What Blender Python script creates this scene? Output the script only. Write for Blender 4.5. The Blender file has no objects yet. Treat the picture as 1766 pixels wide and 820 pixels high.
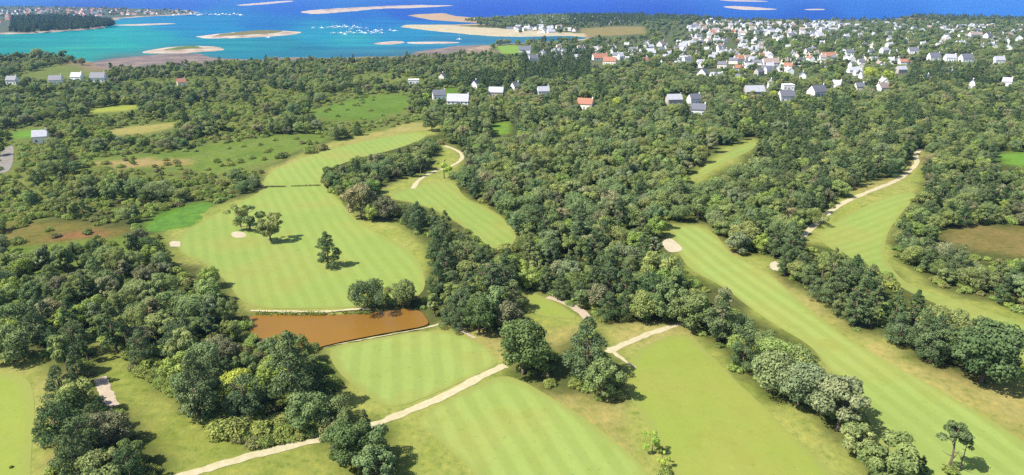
import bpy, math, random
import numpy as np
from mathutils import Vector, Matrix
from mathutils.geometry import delaunay_2d_cdt

sc = bpy.context.scene
place = bpy.data.collections.new('place')
sc.collection.children.link(place)
def link(o):
    place.objects.link(o)
RNG = np.random.default_rng(7)
random.seed(7)

# ------------------------------------------------------------------ camera
CAM_H = 90.0
FOC = 1172.0                      # focal length in photo pixels (photo 1766 x 820)
PITCH = math.radians(20.1)
cam_data = bpy.data.cameras.new('camera')
cam_data.sensor_width = 36.0
cam_data.lens = 36.0 * FOC / 1766.0
cam_data.clip_start = 1.0
cam_data.clip_end = 60000.0
cam = bpy.data.objects.new('camera', cam_data)
link(cam)
cam.location = (0, 0, CAM_H)
cam.rotation_euler = (math.pi / 2 - PITCH, 0, 0)
sc.camera = cam

# ------------------------------------------------------------------ light
SUN_EL = math.radians(52)
SUN_AZ = math.radians(18)         # light travels towards +x and a little away
L = Vector((math.cos(SUN_EL) * math.cos(SUN_AZ), math.cos(SUN_EL) * math.sin(SUN_AZ), -math.sin(SUN_EL)))
world = bpy.data.worlds.new('World')
sc.world = world
world.use_nodes = True
wn = world.node_tree
for n in list(wn.nodes):
    wn.nodes.remove(n)
sky = wn.nodes.new('ShaderNodeTexSky')
sky.sky_type = 'NISHITA'
sky.sun_disc = False
sky.sun_elevation = SUN_EL
sky.sun_rotation = math.atan2(-L.x, -L.y)
bgn = wn.nodes.new('ShaderNodeBackground')
bgn.inputs['Strength'].default_value = 0.1
wo = wn.nodes.new('ShaderNodeOutputWorld')
wn.links.new(sky.outputs[0], bgn.inputs[0])
wn.links.new(bgn.outputs[0], wo.inputs[0])
sun_d = bpy.data.lights.new('sun', 'SUN')
sun_d.energy = 4.6
sun_d.angle = math.radians(0.5)
sun_d.color = (1.0, 0.95, 0.86)
sun = bpy.data.objects.new('sun', sun_d)
link(sun)
sun.location = (-300, -100, 400)
sun.rotation_euler = L.to_track_quat('-Z', 'Y').to_euler()
sc.view_settings.view_transform = 'Standard'
sc.view_settings.look = 'None'
sc.view_settings.exposure = 1.24
sc.view_settings.gamma = 1.0
sc.render.engine = 'CYCLES'
sc.cycles.max_bounces = 5
sc.cycles.diffuse_bounces = 2
sc.cycles.glossy_bounces = 2
sc.cycles.transmission_bounces = 3
sc.cycles.volume_bounces = 0
sc.cycles.use_denoising = False

KEXP = 2.95                       # display value of a sunlit white surface, used to turn seen colours into albedo
def A(r, g, b, k=1.0):
    def f(c):
        c /= 255.0
        return c / 12.92 if c <= 0.04045 else ((c + 0.055) / 1.055) ** 2.4
    return tuple(min(0.85, f(c) / KEXP * k) for c in (r, g, b))

# ------------------------------------------------------------------ geometry of the view (photo pixel <-> ground)
CP, SP = math.cos(PITCH), math.sin(PITCH)
def to_px(x, y, z=0.0):
    dz = z - CAM_H
    depth = y * CP - dz * SP
    up = y * SP + dz * CP
    depth = np.where(np.abs(depth) < 1e-3, 1e-3, depth)
    return 883 + FOC * x / depth, 410 - FOC * up / depth, depth

def smooth(a, b, t):
    t = np.clip((t - a) / (b - a), 0, 1)
    return t * t * (3 - 2 * t)

def P0(px, py, z=0.0):
    u = (px - 883) / FOC
    v = (410 - py) / FOC
    dx, dy, dz = u, CP + v * SP, -SP + v * CP
    t = (z - CAM_H) / min(dz, -1e-4)
    return dx * t, dy * t

POND_C = P0(585, 565)
def hgt(x, y):
    x = np.asarray(x, float); y = np.asarray(y, float)
    f = 1 - smooth(420, 620, y)
    f = f * (1 - np.exp(-(((x - POND_C[0]) / 42) ** 2 + ((y - POND_C[1]) / 30) ** 2)))
    h = 0.75 * np.sin(x / 29 + 1.0) * np.sin(y / 36 + 0.6) + 0.5 * np.sin(x / 19 + y / 31 + 2.0) + 0.35 * np.sin(y / 17 - x / 41)
    return h * f

def P(px, py, z=0.0):
    x, y = P0(px, py, z)
    for _ in range(3):
        x, y = P0(px, py, z + float(hgt(x, y)))
    return x, y

def inside(xs, ys, poly):
    xs = np.asarray(xs, float); ys = np.asarray(ys, float)
    r = np.zeros(xs.shape, bool)
    n = len(poly)
    j = n - 1
    for i in range(n):
        xi, yi = poly[i][0], poly[i][1]
        xj, yj = poly[j][0], poly[j][1]
        if yi != yj:
            c = ((yi > ys) != (yj > ys)) & (xs < (xj - xi) * (ys - yi) / (yj - yi) + xi)
            r ^= c
        j = i
    return r

def pdist(xs, ys, poly, closed=True):
    xs = np.asarray(xs, float); ys = np.asarray(ys, float)
    best = np.full(xs.shape, 1e18)
    n = len(poly)
    for i in range(n if closed else n - 1):
        ax, ay = poly[i][0], poly[i][1]
        bx, by = poly[(i + 1) % n][0], poly[(i + 1) % n][1]
        dx, dy = bx - ax, by - ay
        l2 = dx * dx + dy * dy + 1e-9
        t = np.clip(((xs - ax) * dx + (ys - ay) * dy) / l2, 0, 1)
        d = (xs - ax - t * dx) ** 2 + (ys - ay - t * dy) ** 2
        best = np.minimum(best, d)
    return np.sqrt(best)

def sdist(xs, ys, poly):
    d = pdist(xs, ys, poly)
    return np.where(inside(xs, ys, poly), d, -d)

def chaikin(pts, it=2, closed=True):
    for _ in range(it):
        out = []
        n = len(pts)
        if not closed:
            out.append(pts[0])
        for i in range(n if closed else n - 1):
            a, b = pts[i], pts[(i + 1) % n]
            out.append((a[0] * .75 + b[0] * .25, a[1] * .75 + b[1] * .25))
            out.append((a[0] * .25 + b[0] * .75, a[1] * .25 + b[1] * .75))
        if not closed:
            out.append(pts[-1])
        pts = out
    return pts

def resample(pts, step, closed=True):
    out = []
    n = len(pts)
    for i in range(n if closed else n - 1):
        a, b = pts[i], pts[(i + 1) % n]
        l = math.hypot(b[0] - a[0], b[1] - a[1])
        k = max(1, int(l / step))
        for q in range(k):
            t = q / k
            out.append((a[0] + (b[0] - a[0]) * t, a[1] + (b[1] - a[1]) * t))
    if not closed:
        out.append(pts[-1])
    return out

# smooth value noise in numpy for vertex colours and shapes
def vnoise(x, y, seed=0):
    x = np.asarray(x, float); y = np.asarray(y, float)
    xi = np.floor(x).astype(np.int64); yi = np.floor(y).astype(np.int64)
    xf = x - xi; yf = y - yi
    xf = xf * xf * (3 - 2 * xf); yf = yf * yf * (3 - 2 * yf)
    def hsh(a, b):
        n = (a * 374761393 + b * 668265263 + seed * 974711) & 0x7fffffff
        n = ((n ^ (n >> 13)) * 1274126177) & 0x7fffffff
        return ((n ^ (n >> 16)) & 0xffff) / 65535.0
    return (hsh(xi, yi) * (1 - xf) + hsh(xi + 1, yi) * xf) * (1 - yf) + (hsh(xi, yi + 1) * (1 - xf) + hsh(xi + 1, yi + 1) * xf) * yf

def fnoise(x, y, seed=0):
    return 0.5 * vnoise(x, y, seed) + 0.3 * vnoise(x * 2.1, y * 2.1, seed + 1) + 0.2 * vnoise(x * 4.3, y * 4.3, seed + 2)

# ------------------------------------------------------------------ object helpers
def tag(o, label=None, cat=None, group=None, kind=None):
    if label: o['label'] = label
    if cat: o['category'] = cat
    if group: o['group'] = group
    if kind: o['kind'] = kind
    return o

def mesh_np(name, verts, faces, mat=None, smooth_shade=False):
    verts = np.asarray(verts, np.float32); faces = np.asarray(faces, np.int32)
    me = bpy.data.meshes.new(name)
    k = faces.shape[1]
    me.vertices.add(len(verts)); me.vertices.foreach_set('co', verts.ravel())
    me.loops.add(faces.size); me.loops.foreach_set('vertex_index', faces.ravel())
    me.polygons.add(len(faces)); me.polygons.foreach_set('loop_start', np.arange(0, faces.size, k, dtype=np.int32))
    me.update(calc_edges=True)
    if smooth_shade:
        me.polygons.foreach_set('use_smooth', np.ones(len(faces), bool))
    if mat: me.materials.append(mat)
    return me

def attr_f(me, name, vals):
    a = me.attributes.new(name, 'FLOAT', 'POINT')
    a.data.foreach_set('value', np.asarray(vals, np.float32))

def attr_c(me, name, rgb):
    a = me.attributes.new(name, 'FLOAT_COLOR', 'POINT')
    rgba = np.ones((len(rgb), 4), np.float32); rgba[:, :3] = rgb
    a.data.foreach_set('color', rgba.ravel())

def obj(name, me, parent=None, loc=None):
    o = bpy.data.objects.new(name, me)
    link(o)
    if parent: o.parent = parent
    if loc: o.location = loc
    return o

def empty(name, loc=(0, 0, 0), rz=0.0, scale=None):
    o = bpy.data.objects.new(name, None)
    link(o)
    o.empty_display_size = 0.5
    o.location = loc
    o.rotation_euler = (0, 0, rz)
    if scale is not None: o.scale = scale
    return o

class MB:
    """collects boxes, tubes and free faces into one mesh"""
    def __init__(s): s.v = []; s.f = []; s.m = []
    def face(s, pts, mi=0):
        b = len(s.v); s.v += [tuple(p) for p in pts]; s.f.append(tuple(range(b, b + len(pts)))); s.m.append(mi)
    def box(s, x0, x1, y0, y1, z0, z1, mi=0):
        b = len(s.v)
        s.v += [(x0, y0, z0), (x1, y0, z0), (x1, y1, z0), (x0, y1, z0), (x0, y0, z1), (x1, y0, z1), (x1, y1, z1), (x0, y1, z1)]
        for q in ((3, 2, 1, 0), (4, 5, 6, 7), (0, 1, 5, 4), (1, 2, 6, 5), (2, 3, 7, 6), (3, 0, 4, 7)):
            s.f.append(tuple(b + i for i in q)); s.m.append(mi)
    def tube(s, p0, p1, r0, r1, n=7, mi=0):
        p0 = Vector(p0); p1 = Vector(p1)
        d = (p1 - p0).normalized()
        a = d.orthogonal().normalized(); c = d.cross(a)
        b = len(s.v)
        for p, r in ((p0, r0), (p1, r1)):
            for i in range(n):
                t = 2 * math.pi * i / n
                s.v.append(tuple(p + a * (r * math.cos(t)) + c * (r * math.sin(t))))
        for i in range(n):
            j = (i + 1) % n
            s.f.append((b + i, b + j, b + n + j, b + n + i)); s.m.append(mi)
        s.f.append(tuple(b + n + i for i in range(n))); s.m.append(mi)
    def mesh(s, name, *mats):
        me = bpy.data.meshes.new(name)
        me.from_pydata(s.v, [], s.f)
        for m in mats: me.materials.append(m)
        if len(mats) > 1: me.polygons.foreach_set('material_index', np.array(s.m, np.int32))
        me.update()
        return me

# ------------------------------------------------------------------ materials
def newmat(name):
    m = bpy.data.materials.new(name)
    m.use_nodes = True
    nt = m.node_tree
    for n in list(nt.nodes): nt.nodes.remove(n)
    out = nt.nodes.new('ShaderNodeOutputMaterial')
    return m, nt, out
def N(nt, t, **kw):
    n = nt.nodes.new(t)
    for k, v in kw.items():
        if k in n.inputs: n.inputs[k].default_value = v
        else: setattr(n, k, v)
    return n
def mixc(nt, fac, a, b, mode='MIX'):
    n = nt.nodes.new('ShaderNodeMix'); n.data_type = 'RGBA'; n.blend_type = mode
    for sock, val in ((n.inputs[0], fac), (n.inputs[6], a), (n.inputs[7], b)):
        if hasattr(val, 'is_linked') or hasattr(val, 'links'): nt.links.new(val, sock)
        elif isinstance(val, (int, float)): sock.default_value = val
        else: sock.default_value = (*val[:3], 1)
    return n.outputs[2]
def math_n(nt, op, a, b=0.0, clamp=False):
    n = nt.nodes.new('ShaderNodeMath'); n.operation = op; n.use_clamp = clamp
    for sock, val in ((n.inputs[0], a), (n.inputs[1], b)):
        if isinstance(val, (int, float)): sock.default_value = val
        else: nt.links.new(val, sock)
    return n.outputs[0]
def noise(nt, vec, scale, detail=4.0, rough=0.55):
    n = N(nt, 'ShaderNodeTexNoise', Scale=scale, Detail=detail, Roughness=rough)
    nt.links.new(vec, n.inputs['Vector'])
    return n.outputs[0]
def maprange(nt, v, a, b, c=0.0, d=1.0):
    n = N(nt, 'ShaderNodeMapRange')
    n.inputs[1].default_value = a; n.inputs[2].default_value = b; n.inputs[3].default_value = c; n.inputs[4].default_value = d
    nt.links.new(v, n.inputs[0])
    return n.outputs[0]
def finish(nt, out, colour, rough=0.9, spec=0.15, bump=None, bstr=0.3, bdist=0.2):
    b = N(nt, 'ShaderNodeBsdfPrincipled', Roughness=rough)
    b.inputs['Specular IOR Level'].default_value = spec
    if isinstance(colour, tuple): b.inputs['Base Color'].default_value = (*colour[:3], 1)
    else: nt.links.new(colour, b.inputs['Base Color'])
    if bump is not None:
        bn = N(nt, 'ShaderNodeBump', Strength=bstr, Distance=bdist)
        nt.links.new(bump, bn.inputs['Height'])
        nt.links.new(bn.outputs[0], b.inputs['Normal'])
    nt.links.new(b.outputs[0], out.inputs[0])
    return b
def geo_pos(nt):
    return nt.nodes.new('ShaderNodeNewGeometry').outputs['Position']
def attrn(nt, name):
    n = nt.nodes.new('ShaderNodeAttribute'); n.attribute_name = name
    return n

def mat_ground():
    m, nt, out = newmat('ground_soil_grass')
    pos = geo_pos(nt)
    c = attrn(nt, 'zone').outputs['Color']
    n1 = noise(nt, pos, 0.045, 5)
    n2 = noise(nt, pos, 0.55, 6, 0.65)
    n3 = noise(nt, pos, 0.16, 6, 0.7)
    c = mixc(nt, maprange(nt, n1, 0.42, 0.68), c, mixc(nt, 1.0, c, (0.80, 0.88, 0.70), 'MULTIPLY'))
    c = mixc(nt, maprange(nt, n3, 0.52, 0.66, 0, .8), c, mixc(nt, 1.0, c, (1.22, 1.12, 1.12), 'MULTIPLY'))
    c = mixc(nt, maprange(nt, n3, 0.47, 0.34, 0, .8), c, mixc(nt, 1.0, c, (0.74, 0.84, 0.66), 'MULTIPLY'))
    c = mixc(nt, maprange(nt, n2, 0.52, 0.68), c, mixc(nt, 1.0, c, (1.28, 1.18, 1.08), 'MULTIPLY'))
    c = mixc(nt, maprange(nt, n2, 0.46, 0.32), c, mixc(nt, 1.0, c, (0.66, 0.76, 0.62), 'MULTIPLY'))
    finish(nt, out, c, 0.95, 0.05, n2, 0.6, 0.5)
    return m

def mat_fairway(name, ca, cb, rough_c, width, strength=1.0):
    m, nt, out = newmat(name)
    pos = geo_pos(nt)
    s = attrn(nt, 'stripe').outputs['Fac']
    e = attrn(nt, 'edge').outputs['Fac']
    nw = noise(nt, pos, 0.05, 3)
    s = math_n(nt, 'ADD', s, math_n(nt, 'MULTIPLY', nw, 2.2))
    w = math_n(nt, 'SINE', math_n(nt, 'MULTIPLY', s, math.pi / width))
    w = maprange(nt, w, -0.55, 0.55)
    n1 = noise(nt, pos, 0.03, 4)
    n2 = noise(nt, pos, 0.35, 6, 0.7)
    w = math_n(nt, 'MULTIPLY', w, maprange(nt, n1, 0.3, 0.62, 0.15 * strength, strength))
    c = mixc(nt, w, ca, cb)
    dry = mixc(nt, 0.55, ca, A(205, 190, 105))
    c = mixc(nt, maprange(nt, n1, 0.47, 0.66, 0, 0.8), c, dry)
    c = mixc(nt, maprange(nt, n2, 0.42, 0.25, 0, 0.8), c, mixc(nt, 1.0, c, (0.78, 0.85, 0.70), 'MULTIPLY'))
    c = mixc(nt, maprange(nt, n2, 0.55, 0.75, 0, 0.7), c, mixc(nt, 1.0, c, (1.15, 1.10, 1.0), 'MULTIPLY'))
    n3 = noise(nt, pos, 0.12, 5, 0.65)
    n4 = noise(nt, pos, 0.9, 3, 0.6)
    c = mixc(nt, maprange(nt, n4, 0.62, 0.74, 0, .6), c, A(206, 202, 120))
    c = mixc(nt, maprange(nt, n4, 0.36, 0.26, 0, .6), c, A(140, 168, 78))
    c = mixc(nt, maprange(nt, n3, 0.52, 0.68, 0, .55), c, mixc(nt, 1.0, c, (0.86, 0.90, 0.74), 'MULTIPLY'))
    c = mixc(nt, maprange(nt, n3, 0.46, 0.32, 0, .5), c, mixc(nt, 1.0, c, (1.10, 1.05, 1.06), 'MULTIPLY'))
    ed = math_n(nt, 'ADD', e, math_n(nt, 'MULTIPLY', math_n(nt, 'SUBTRACT', n2, 0.5), 3.0))
    ed = math_n(nt, 'ADD', ed, math_n(nt, 'MULTIPLY', math_n(nt, 'SUBTRACT', n1, 0.5), 7.0))
    c = mixc(nt, maprange(nt, ed, 0.2, 2.2, 0.85, 0.0), c, rough_c)
    finish(nt, out, c, 0.9, 0.08, n2, 0.35, 0.25)
    return m

def mat_simple(name, c1, c2, scale=1.0, rough=0.9, spec=0.1, bump=0.3, bdist=0.1, lo=0.35, hi=0.65):
    m, nt, out = newmat(name)
    pos = geo_pos(nt)
    n1 = noise(nt, pos, scale, 6, 0.6)
    c = mixc(nt, maprange(nt, n1, lo, hi), c1, c2)
    finish(nt, out, c, rough, spec, n1 if bump else None, bump, bdist)
    return m

def mat_leaf(name, ramp, trans=0.32, clump=0.45):
    """foliage: hue differs from plant to plant and clump to clump"""
    m, nt, out = newmat(name)
    oi = nt.nodes.new('ShaderNodeObjectInfo')
    tc = nt.nodes.new('ShaderNodeTexCoord')
    cr = nt.nodes.new('ShaderNodeValToRGB')
    els = cr.color_ramp.elements
    while len(els) < len(ramp): els.new(0.5)
    for i, (p, c) in enumerate(ramp):
        els[i].position = p; els[i].color = (*[min(.4, v * 1.38) for v in c], 1)
    nt.links.new(oi.outputs['Random'], cr.inputs[0])
    c = cr.outputs[0]
    n1 = noise(nt, tc.outputs['Object'], clump, 3, 0.6)
    n2 = noise(nt, tc.outputs['Object'], 3.0, 2, 0.6)
    c = mixc(nt, maprange(nt, n1, 0.35, 0.68), mixc(nt, 1.0, c, (0.62, 0.70, 0.62), 'MULTIPLY'), mixc(nt, 1.0, c, (1.42, 1.36, 1.25), 'MULTIPLY'))
    c = mixc(nt, maprange(nt, n2, 0.45, 0.7), c, mixc(nt, 1.0, c, (1.45, 1.40, 1.2), 'MULTIPLY'))
    d = N(nt, 'ShaderNodeBsdfDiffuse'); t = N(nt, 'ShaderNodeBsdfTranslucent')
    nt.links.new(c, d.inputs[0]); nt.links.new(c, t.inputs[0])
    mx = N(nt, 'ShaderNodeMixShader'); mx.inputs[0].default_value = trans
    nt.links.new(d.outputs[0], mx.inputs[1]); nt.links.new(t.outputs[0], mx.inputs[2])
    nt.links.new(mx.outputs[0], out.inputs[0])
    return m

M = {}
M['ground'] = mat_ground()
ROUGH = A(180, 187, 98)
M['fairway'] = mat_fairway('mown_fairway', A(178, 199, 104), A(200, 222, 122), ROUGH, 2.6, 0.72)
M['fairway_fine'] = mat_fairway('mown_fairway_fine', A(172, 196, 98), A(200, 220, 118), ROUGH, 2.2, 0.42)
M['fairway_plain'] = mat_fairway('mown_fairway_plain', A(177, 194, 88), A(186, 201, 94), ROUGH, 4.0, 0.35)
M['path'] = mat_simple('sandy_path', A(252, 242, 200), A(238, 222, 172), 0.8)
M['gravel'] = mat_simple('pink_gravel', A(246, 228, 200), A(226, 202, 172), 0.9)
M['sand'] = mat_simple('bunker_sand', A(250, 238, 206), A(238, 220, 184), 0.5)
M['meadow'] = mat_simple('lush_meadow', A(128, 178, 62), A(104, 150, 58), 0.25, bump=0.6, bdist=0.6)
M['bare_soil'] = mat_simple('bare_soil', A(176, 140, 100), A(150, 120, 84), 0.3)
M['rock'] = mat_simple('shore_rock', A(214, 188, 158), A(150, 128, 116), 0.03, bump=0.6, bdist=1.0)
M['asphalt'] = mat_simple('pale_asphalt', A(190, 182, 168), A(160, 154, 146), 0.3)
M['bark'] = mat_simple('bark', (0.075, 0.055, 0.04), (0.12, 0.09, 0.065), 2.0)
M['bark_pale'] = mat_simple('bark_pale', (0.20, 0.16, 0.12), (0.12, 0.09, 0.065), 2.0)
M['oak_leaf'] = mat_leaf('broadleaf_foliage', [(0.0, (0.066, 0.098, 0.040)), (0.16, (0.128, 0.154, 0.054)), (0.30, (0.098, 0.142, 0.070)), (0.46, (0.160, 0.172, 0.066)), (0.60, (0.086, 0.126, 0.056)), (0.76, (0.168, 0.192, 0.068)), (0.9, (0.125, 0.155, 0.090)), (1.0, (0.178, 0.162, 0.090))])
M['pine_leaf'] = mat_leaf('pine_foliage', [(0.0, (0.042, 0.070, 0.032)), (0.4, (0.070, 0.094, 0.044)), (0.7, (0.060, 0.088, 0.046)), (1.0, (0.100, 0.118, 0.050))], 0.15)
M['shrub_leaf'] = mat_leaf('shrub_foliage', [(0.0, (0.095, 0.125, 0.040)), (0.4, (0.130, 0.160, 0.046)), (0.7, (0.165, 0.180, 0.054)), (1.0, (0.125, 0.115, 0.062))], 0.25, 0.9)
M['bright_leaf'] = mat_leaf('bright_green_foliage', [(0.0, (0.19, 0.27, 0.055)), (1.0, (0.26, 0.29, 0.06))])
M['fresh_leaf'] = mat_leaf('fresh_green_foliage', [(0.0, (0.13, 0.19, 0.055)), (0.5, (0.18, 0.22, 0.06)), (1.0, (0.15, 0.20, 0.08))])
M['grey_leaf'] = mat_leaf('grey_olive_foliage', [(0.0, (0.115, 0.118, 0.068)), (1.0, (0.105, 0.108, 0.066))])

# ------------------------------------------------------------------ open areas as seen in the photograph (pixels)
OPEN = {
 'hole_a': [(412,535),(405,508),(385,480),(372,462),(345,456),(302,457),(300,435),(277,412),(285,402),(310,394),(332,388),(345,372),(372,352),(400,345),(452,330),(450,306),(465,290),(520,268),(570,247),(640,226),(700,212),(740,211),(765,217),(757,232),(746,236),(700,248),(665,262),(640,266),(600,275),(562,288),(553,300),(553,322),(590,345),(600,356),(620,374),(645,382),(690,376),(700,402),(712,408),(735,430),(742,448),(742,496),(722,492),(700,488),(668,492),(640,480),(608,488),(597,496),(606,520),(625,535),(560,540),(480,541)],
 'pond': [(428,541),(480,541),(560,541),(625,540),(660,535),(700,530),(724,533),(736,548),(742,560),(690,568),(640,577),(565,591),(545,585),(510,572),(480,565),(440,572)],
 'hole_c': [(560,592),(640,579),(735,563),(762,558),(790,572),(850,576),(880,592),(872,630),(885,655),(935,672),(1000,680),(1030,694),(1070,694),(1090,690),(1120,760),(1150,900),(705,900),(700,815),(672,790),(666,760),(650,742),(640,722),(625,712),(598,722),(585,712),(600,668),(590,650),(565,620)],
 'hole_e': [(1090,690),(1078,670),(1075,640),(1052,612),(1050,588),(1040,565),(1055,557),(1175,556),(1200,580),(1235,610),(1255,640),(1290,657),(1310,682),(1340,697),(1395,702),(1415,737),(1440,762),(1480,780),(1490,830),(1490,900),(1150,900),(1120,760)],
 'green_mid': [(893,492),(915,500),(960,517),(1000,540),(1015,552),(1050,562),(1050,588),(1035,570),(1010,554),(985,572),(965,602),(945,592),(920,574),(912,545),(905,515)],
 'hole_j': [(150,590),(180,588),(200,615),(250,665),(300,705),(365,745),(440,778),(540,757),(560,775),(570,790),(600,820),(610,900),(270,900),(300,805),(270,790),(250,735),(205,705),(180,690),(165,660),(185,635),(170,610)],
 'hole_i': [(-200,632),(0,612),(60,615),(90,640),(100,660),(100,700),(85,730),(75,770),(90,820),(95,900),(-200,900)],
 'hole_b': [(765,250),(795,258),(802,270),(785,305),(790,330),(830,348),(875,380),(893,412),(880,425),(850,428),(832,415),(818,398),(790,385),(770,372),(740,355),(715,348),(690,346),(660,346),(645,330),(660,322),(720,306),(745,292),(755,268)],
 'hole_f': [(1140,395),(1170,385),(1220,390),(1250,415),(1265,437),(1300,442),(1330,445),(1330,466),(1380,500),(1400,520),(1440,552),(1470,580),(1530,590),(1570,624),(1610,636),(1640,660),(1690,668),(1740,655),(1766,645),(1900,645),(1900,900),(1570,900),(1555,800),(1510,770),(1490,720),(1480,690),(1455,668),(1418,665),(1412,640),(1420,612),(1390,596),(1355,577),(1330,558),(1305,542),(1290,517),(1245,490),(1215,475),(1180,467),(1175,440),(1150,430)],
 'hole_g': [(1375,412),(1410,380),(1450,345),(1470,327),(1500,314),(1545,302),(1580,262),(1592,255),(1600,265),(1592,300),(1592,330),(1562,347),(1546,380),(1537,400),(1535,440),(1560,462),(1600,478),(1605,497),(1660,512),(1740,537),(1766,547),(1900,574),(1900,645),(1766,645),(1745,630),(1740,580),(1720,555),(1690,540),(1640,545),(1600,520),(1555,500),(1545,470),(1495,445),(1440,425),(1400,415)],
 'hole_h': [(1182,305),(1235,268),(1228,262),(1285,240),(1318,240),(1290,268),(1255,290),(1200,315),(1183,315)],
 'lush_strip': [(245,390),(280,372),(330,350),(370,350),(345,368),(345,385),(300,398),(260,402)],
 'meadow_mid': [(160,277),(250,268),(330,252),(400,245),(470,236),(560,228),(572,240),(520,262),(470,278),(440,284),(380,292),(300,292),(200,290),(145,293)],
 'meadow_top': [(540,190),(590,176),(640,165),(700,165),(710,175),(690,195),(640,206),(560,206),(538,200)],
 'tan_field': [(185,226),(240,215),(300,208),(300,218),(250,230),(205,233)],
 'lime_field': [(150,189),(200,183),(240,182),(236,188),(160,197)],
 'left_lawn': [(20,229),(70,221),(68,236),(25,241)],
 'brown_field': [(1622,400),(1680,393),(1766,395),(1900,398),(1900,450),(1766,446),(1720,440),(1660,425),(1632,415)],
 'right_lawn': [(1715,266),(1766,262),(1900,262),(1900,295),(1766,292),(1730,286)],
 'heath': [(0,385),(120,388),(240,402),(190,416),(100,421),(0,424)],
 'point': [(30,132),(80,118),(120,110),(168,116),(188,128),(90,136)],
 'shore_lawn': [(855,80),(885,77),(905,82),(895,93),(862,94)],
 'town_field': [(1000,50),(1060,46),(1112,46),(1114,58),(1060,62),(1005,63)],
 'small_gap': [(850,212),(878,208),(884,232),(850,236)],
 'garden': [(756,156),(790,150),(792,165),(760,166)],
 'car_park': [(0,262),(14,252),(24,252),(22,282),(14,298),(0,298)],
}
# coast line of the mainland (photo pixels, then far points in metres)
coast_px = [(-700,112),(-300,106),(0,102),(60,99),(125,103),(160,107),(172,114),(200,121),(260,121),(330,115),(430,109),(480,107),(560,107),(640,107),(700,103),(760,99),(840,96),(838,90),(800,84),(850,78),(900,74),(960,71),(1005,68),(1012,65),(980,62),(900,64),(850,63),(800,59),(740,53),(690,47),(700,43),(780,43),(842,41),(745,35),(702,27),(720,25),(765,23),(785,28),(832,32),(872,33),(905,30),(1000,28),(1100,27),(1200,30),(1300,36),(1400,38),(1450,34),(1520,35),(1555,31),(1585,26),(1630,27),(1700,30),(1766,31),(2300,30)]
COAST = [P0(*p, z=-1.2) for p in coast_px]
COAST = COAST + [(9000, COAST[-1][1]), (9000, -900), (-9000, -900), (-9000, COAST[0][1])]

POND_VIS = OPEN['pond']
POND_PX = [(425,541),(480,541),(560,541),(625,540),(660,535),(700,530),(724,533),(736,547),(741,559),(690,568),(640,577),(565,592),(530,604),(490,604),(450,590),(430,570)]
POND_W = chaikin([P0(*p) for p in POND_PX], 2)
def dip(x, y):
    d = sdist(x, y, POND_W)
    return -1.1 * smooth(-2.2, 1.0, d)
def surf(x, y):
    return hgt(x, y) + dip(x, y)

# ------------------------------------------------------------------ ground sheet
def axis(parts):
    out = [parts[0][0]]
    for a, b, s in parts:
        n = max(1, int(round((b - a) / s)))
        out += [a + (b - a) * (i + 1) / n for i in range(n)]
    return np.array(out)
xs_pos = [0.0]; st = 3.0
while xs_pos[-1] < 9000:
    if xs_pos[-1] > 230: st *= 1.035
    xs_pos.append(xs_pos[-1] + st)
gx = np.array([-v for v in xs_pos[:0:-1]] + xs_pos)
gy = axis([(-900, -200, 70), (-200, 70, 9), (70, 340, 3), (340, 520, 5), (520, 1000, 8), (1000, 2600, 14), (2600, 5200, 60)])
GX, GY = np.meshgrid(gx, gy)
X = GX.ravel(); Y = GY.ravel()
sd = np.full(X.shape, 60.0)
mfar = Y > 600
sd[mfar] = sdist(X[mfar], Y[mfar], COAST)
zz = surf(X, Y)
shore = np.clip(-1.2 + sd * 0.06, -5.0, 0.0)
zz = zz + np.where(mfar, shore, 0)
zz = zz + np.where(mfar & (sd < 25), 0.8 * (fnoise(X / 14, Y / 30, 5) - 0.5), 0)
# colours of the zones
px, py, dep = to_px(X + 3.0 * (vnoise(X / 9, Y / 9, 3) - .5) * (1 + Y / 500), Y + 3.0 * (vnoise(X / 9, Y / 9, 9) - .5) * (1 + Y / 400), 0.0)
valid = dep > 20
C = np.zeros((len(X), 3), np.float32)
nz = fnoise(X / 40, Y / 40, 11)[:, None]
C[:] = np.array(A(92, 96, 56)) * (1 - nz) + np.array(A(122, 130, 70)) * nz
def paint(poly, rgb, amt=1.0, rgb2=None):
    m = valid & inside(px, py, poly)
    c = np.array(A(*rgb))[None, :]
    if rgb2 is not None:
        c = c * (1 - nz[m]) + np.array(A(*rgb2))[None, :] * nz[m]
    C[m] = C[m] * (1 - amt) + c * amt
C[~valid] = ROUGH
paint([(-400,100),(800,100),(760,212),(560,240),(440,300),(0,400),(-400,400)], (124,138,70), 1, (150,158,84))
paint([(-400,400),(270,410),(300,440),(200,560),(-400,560)], (120,140,62), 1, (146,168,74))
TOWN = [(870,88),(880,70),(960,64),(1000,50),(1000,38),(1100,34),(1300,39),(1420,39),(1560,36),(1766,40),(2000,40),(2000,110),(1640,118),(1540,150),(1440,165),(1340,172),(1280,158),(1200,125),(1060,112),(1030,125),(950,112),(900,100)]
paint(TOWN, (140,140,108), 1, (104,122,72))
paint([(1330,100),(1400,85),(1560,55),(1700,70),(1766,80),(1766,125),(1600,125),(1450,120)], (122,144,80), .7, (150,156,96))
paint([(1300,70),(1450,60),(1480,75),(1340,84)], (120,150,76), .8)
for k in ('hole_a','hole_c','hole_e','green_mid','hole_j','hole_i','hole_b','hole_f','hole_g','hole_h'):
    paint(OPEN[k], (180,190,98), 1, (192,194,106))
paint([(250,640),(330,735),(440,778),(540,757),(610,820),(610,900),(270,900),(300,805),(270,790),(250,735),(205,705),(180,690),(170,610)], (176,180,88), .9, (170,182,92))
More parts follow.
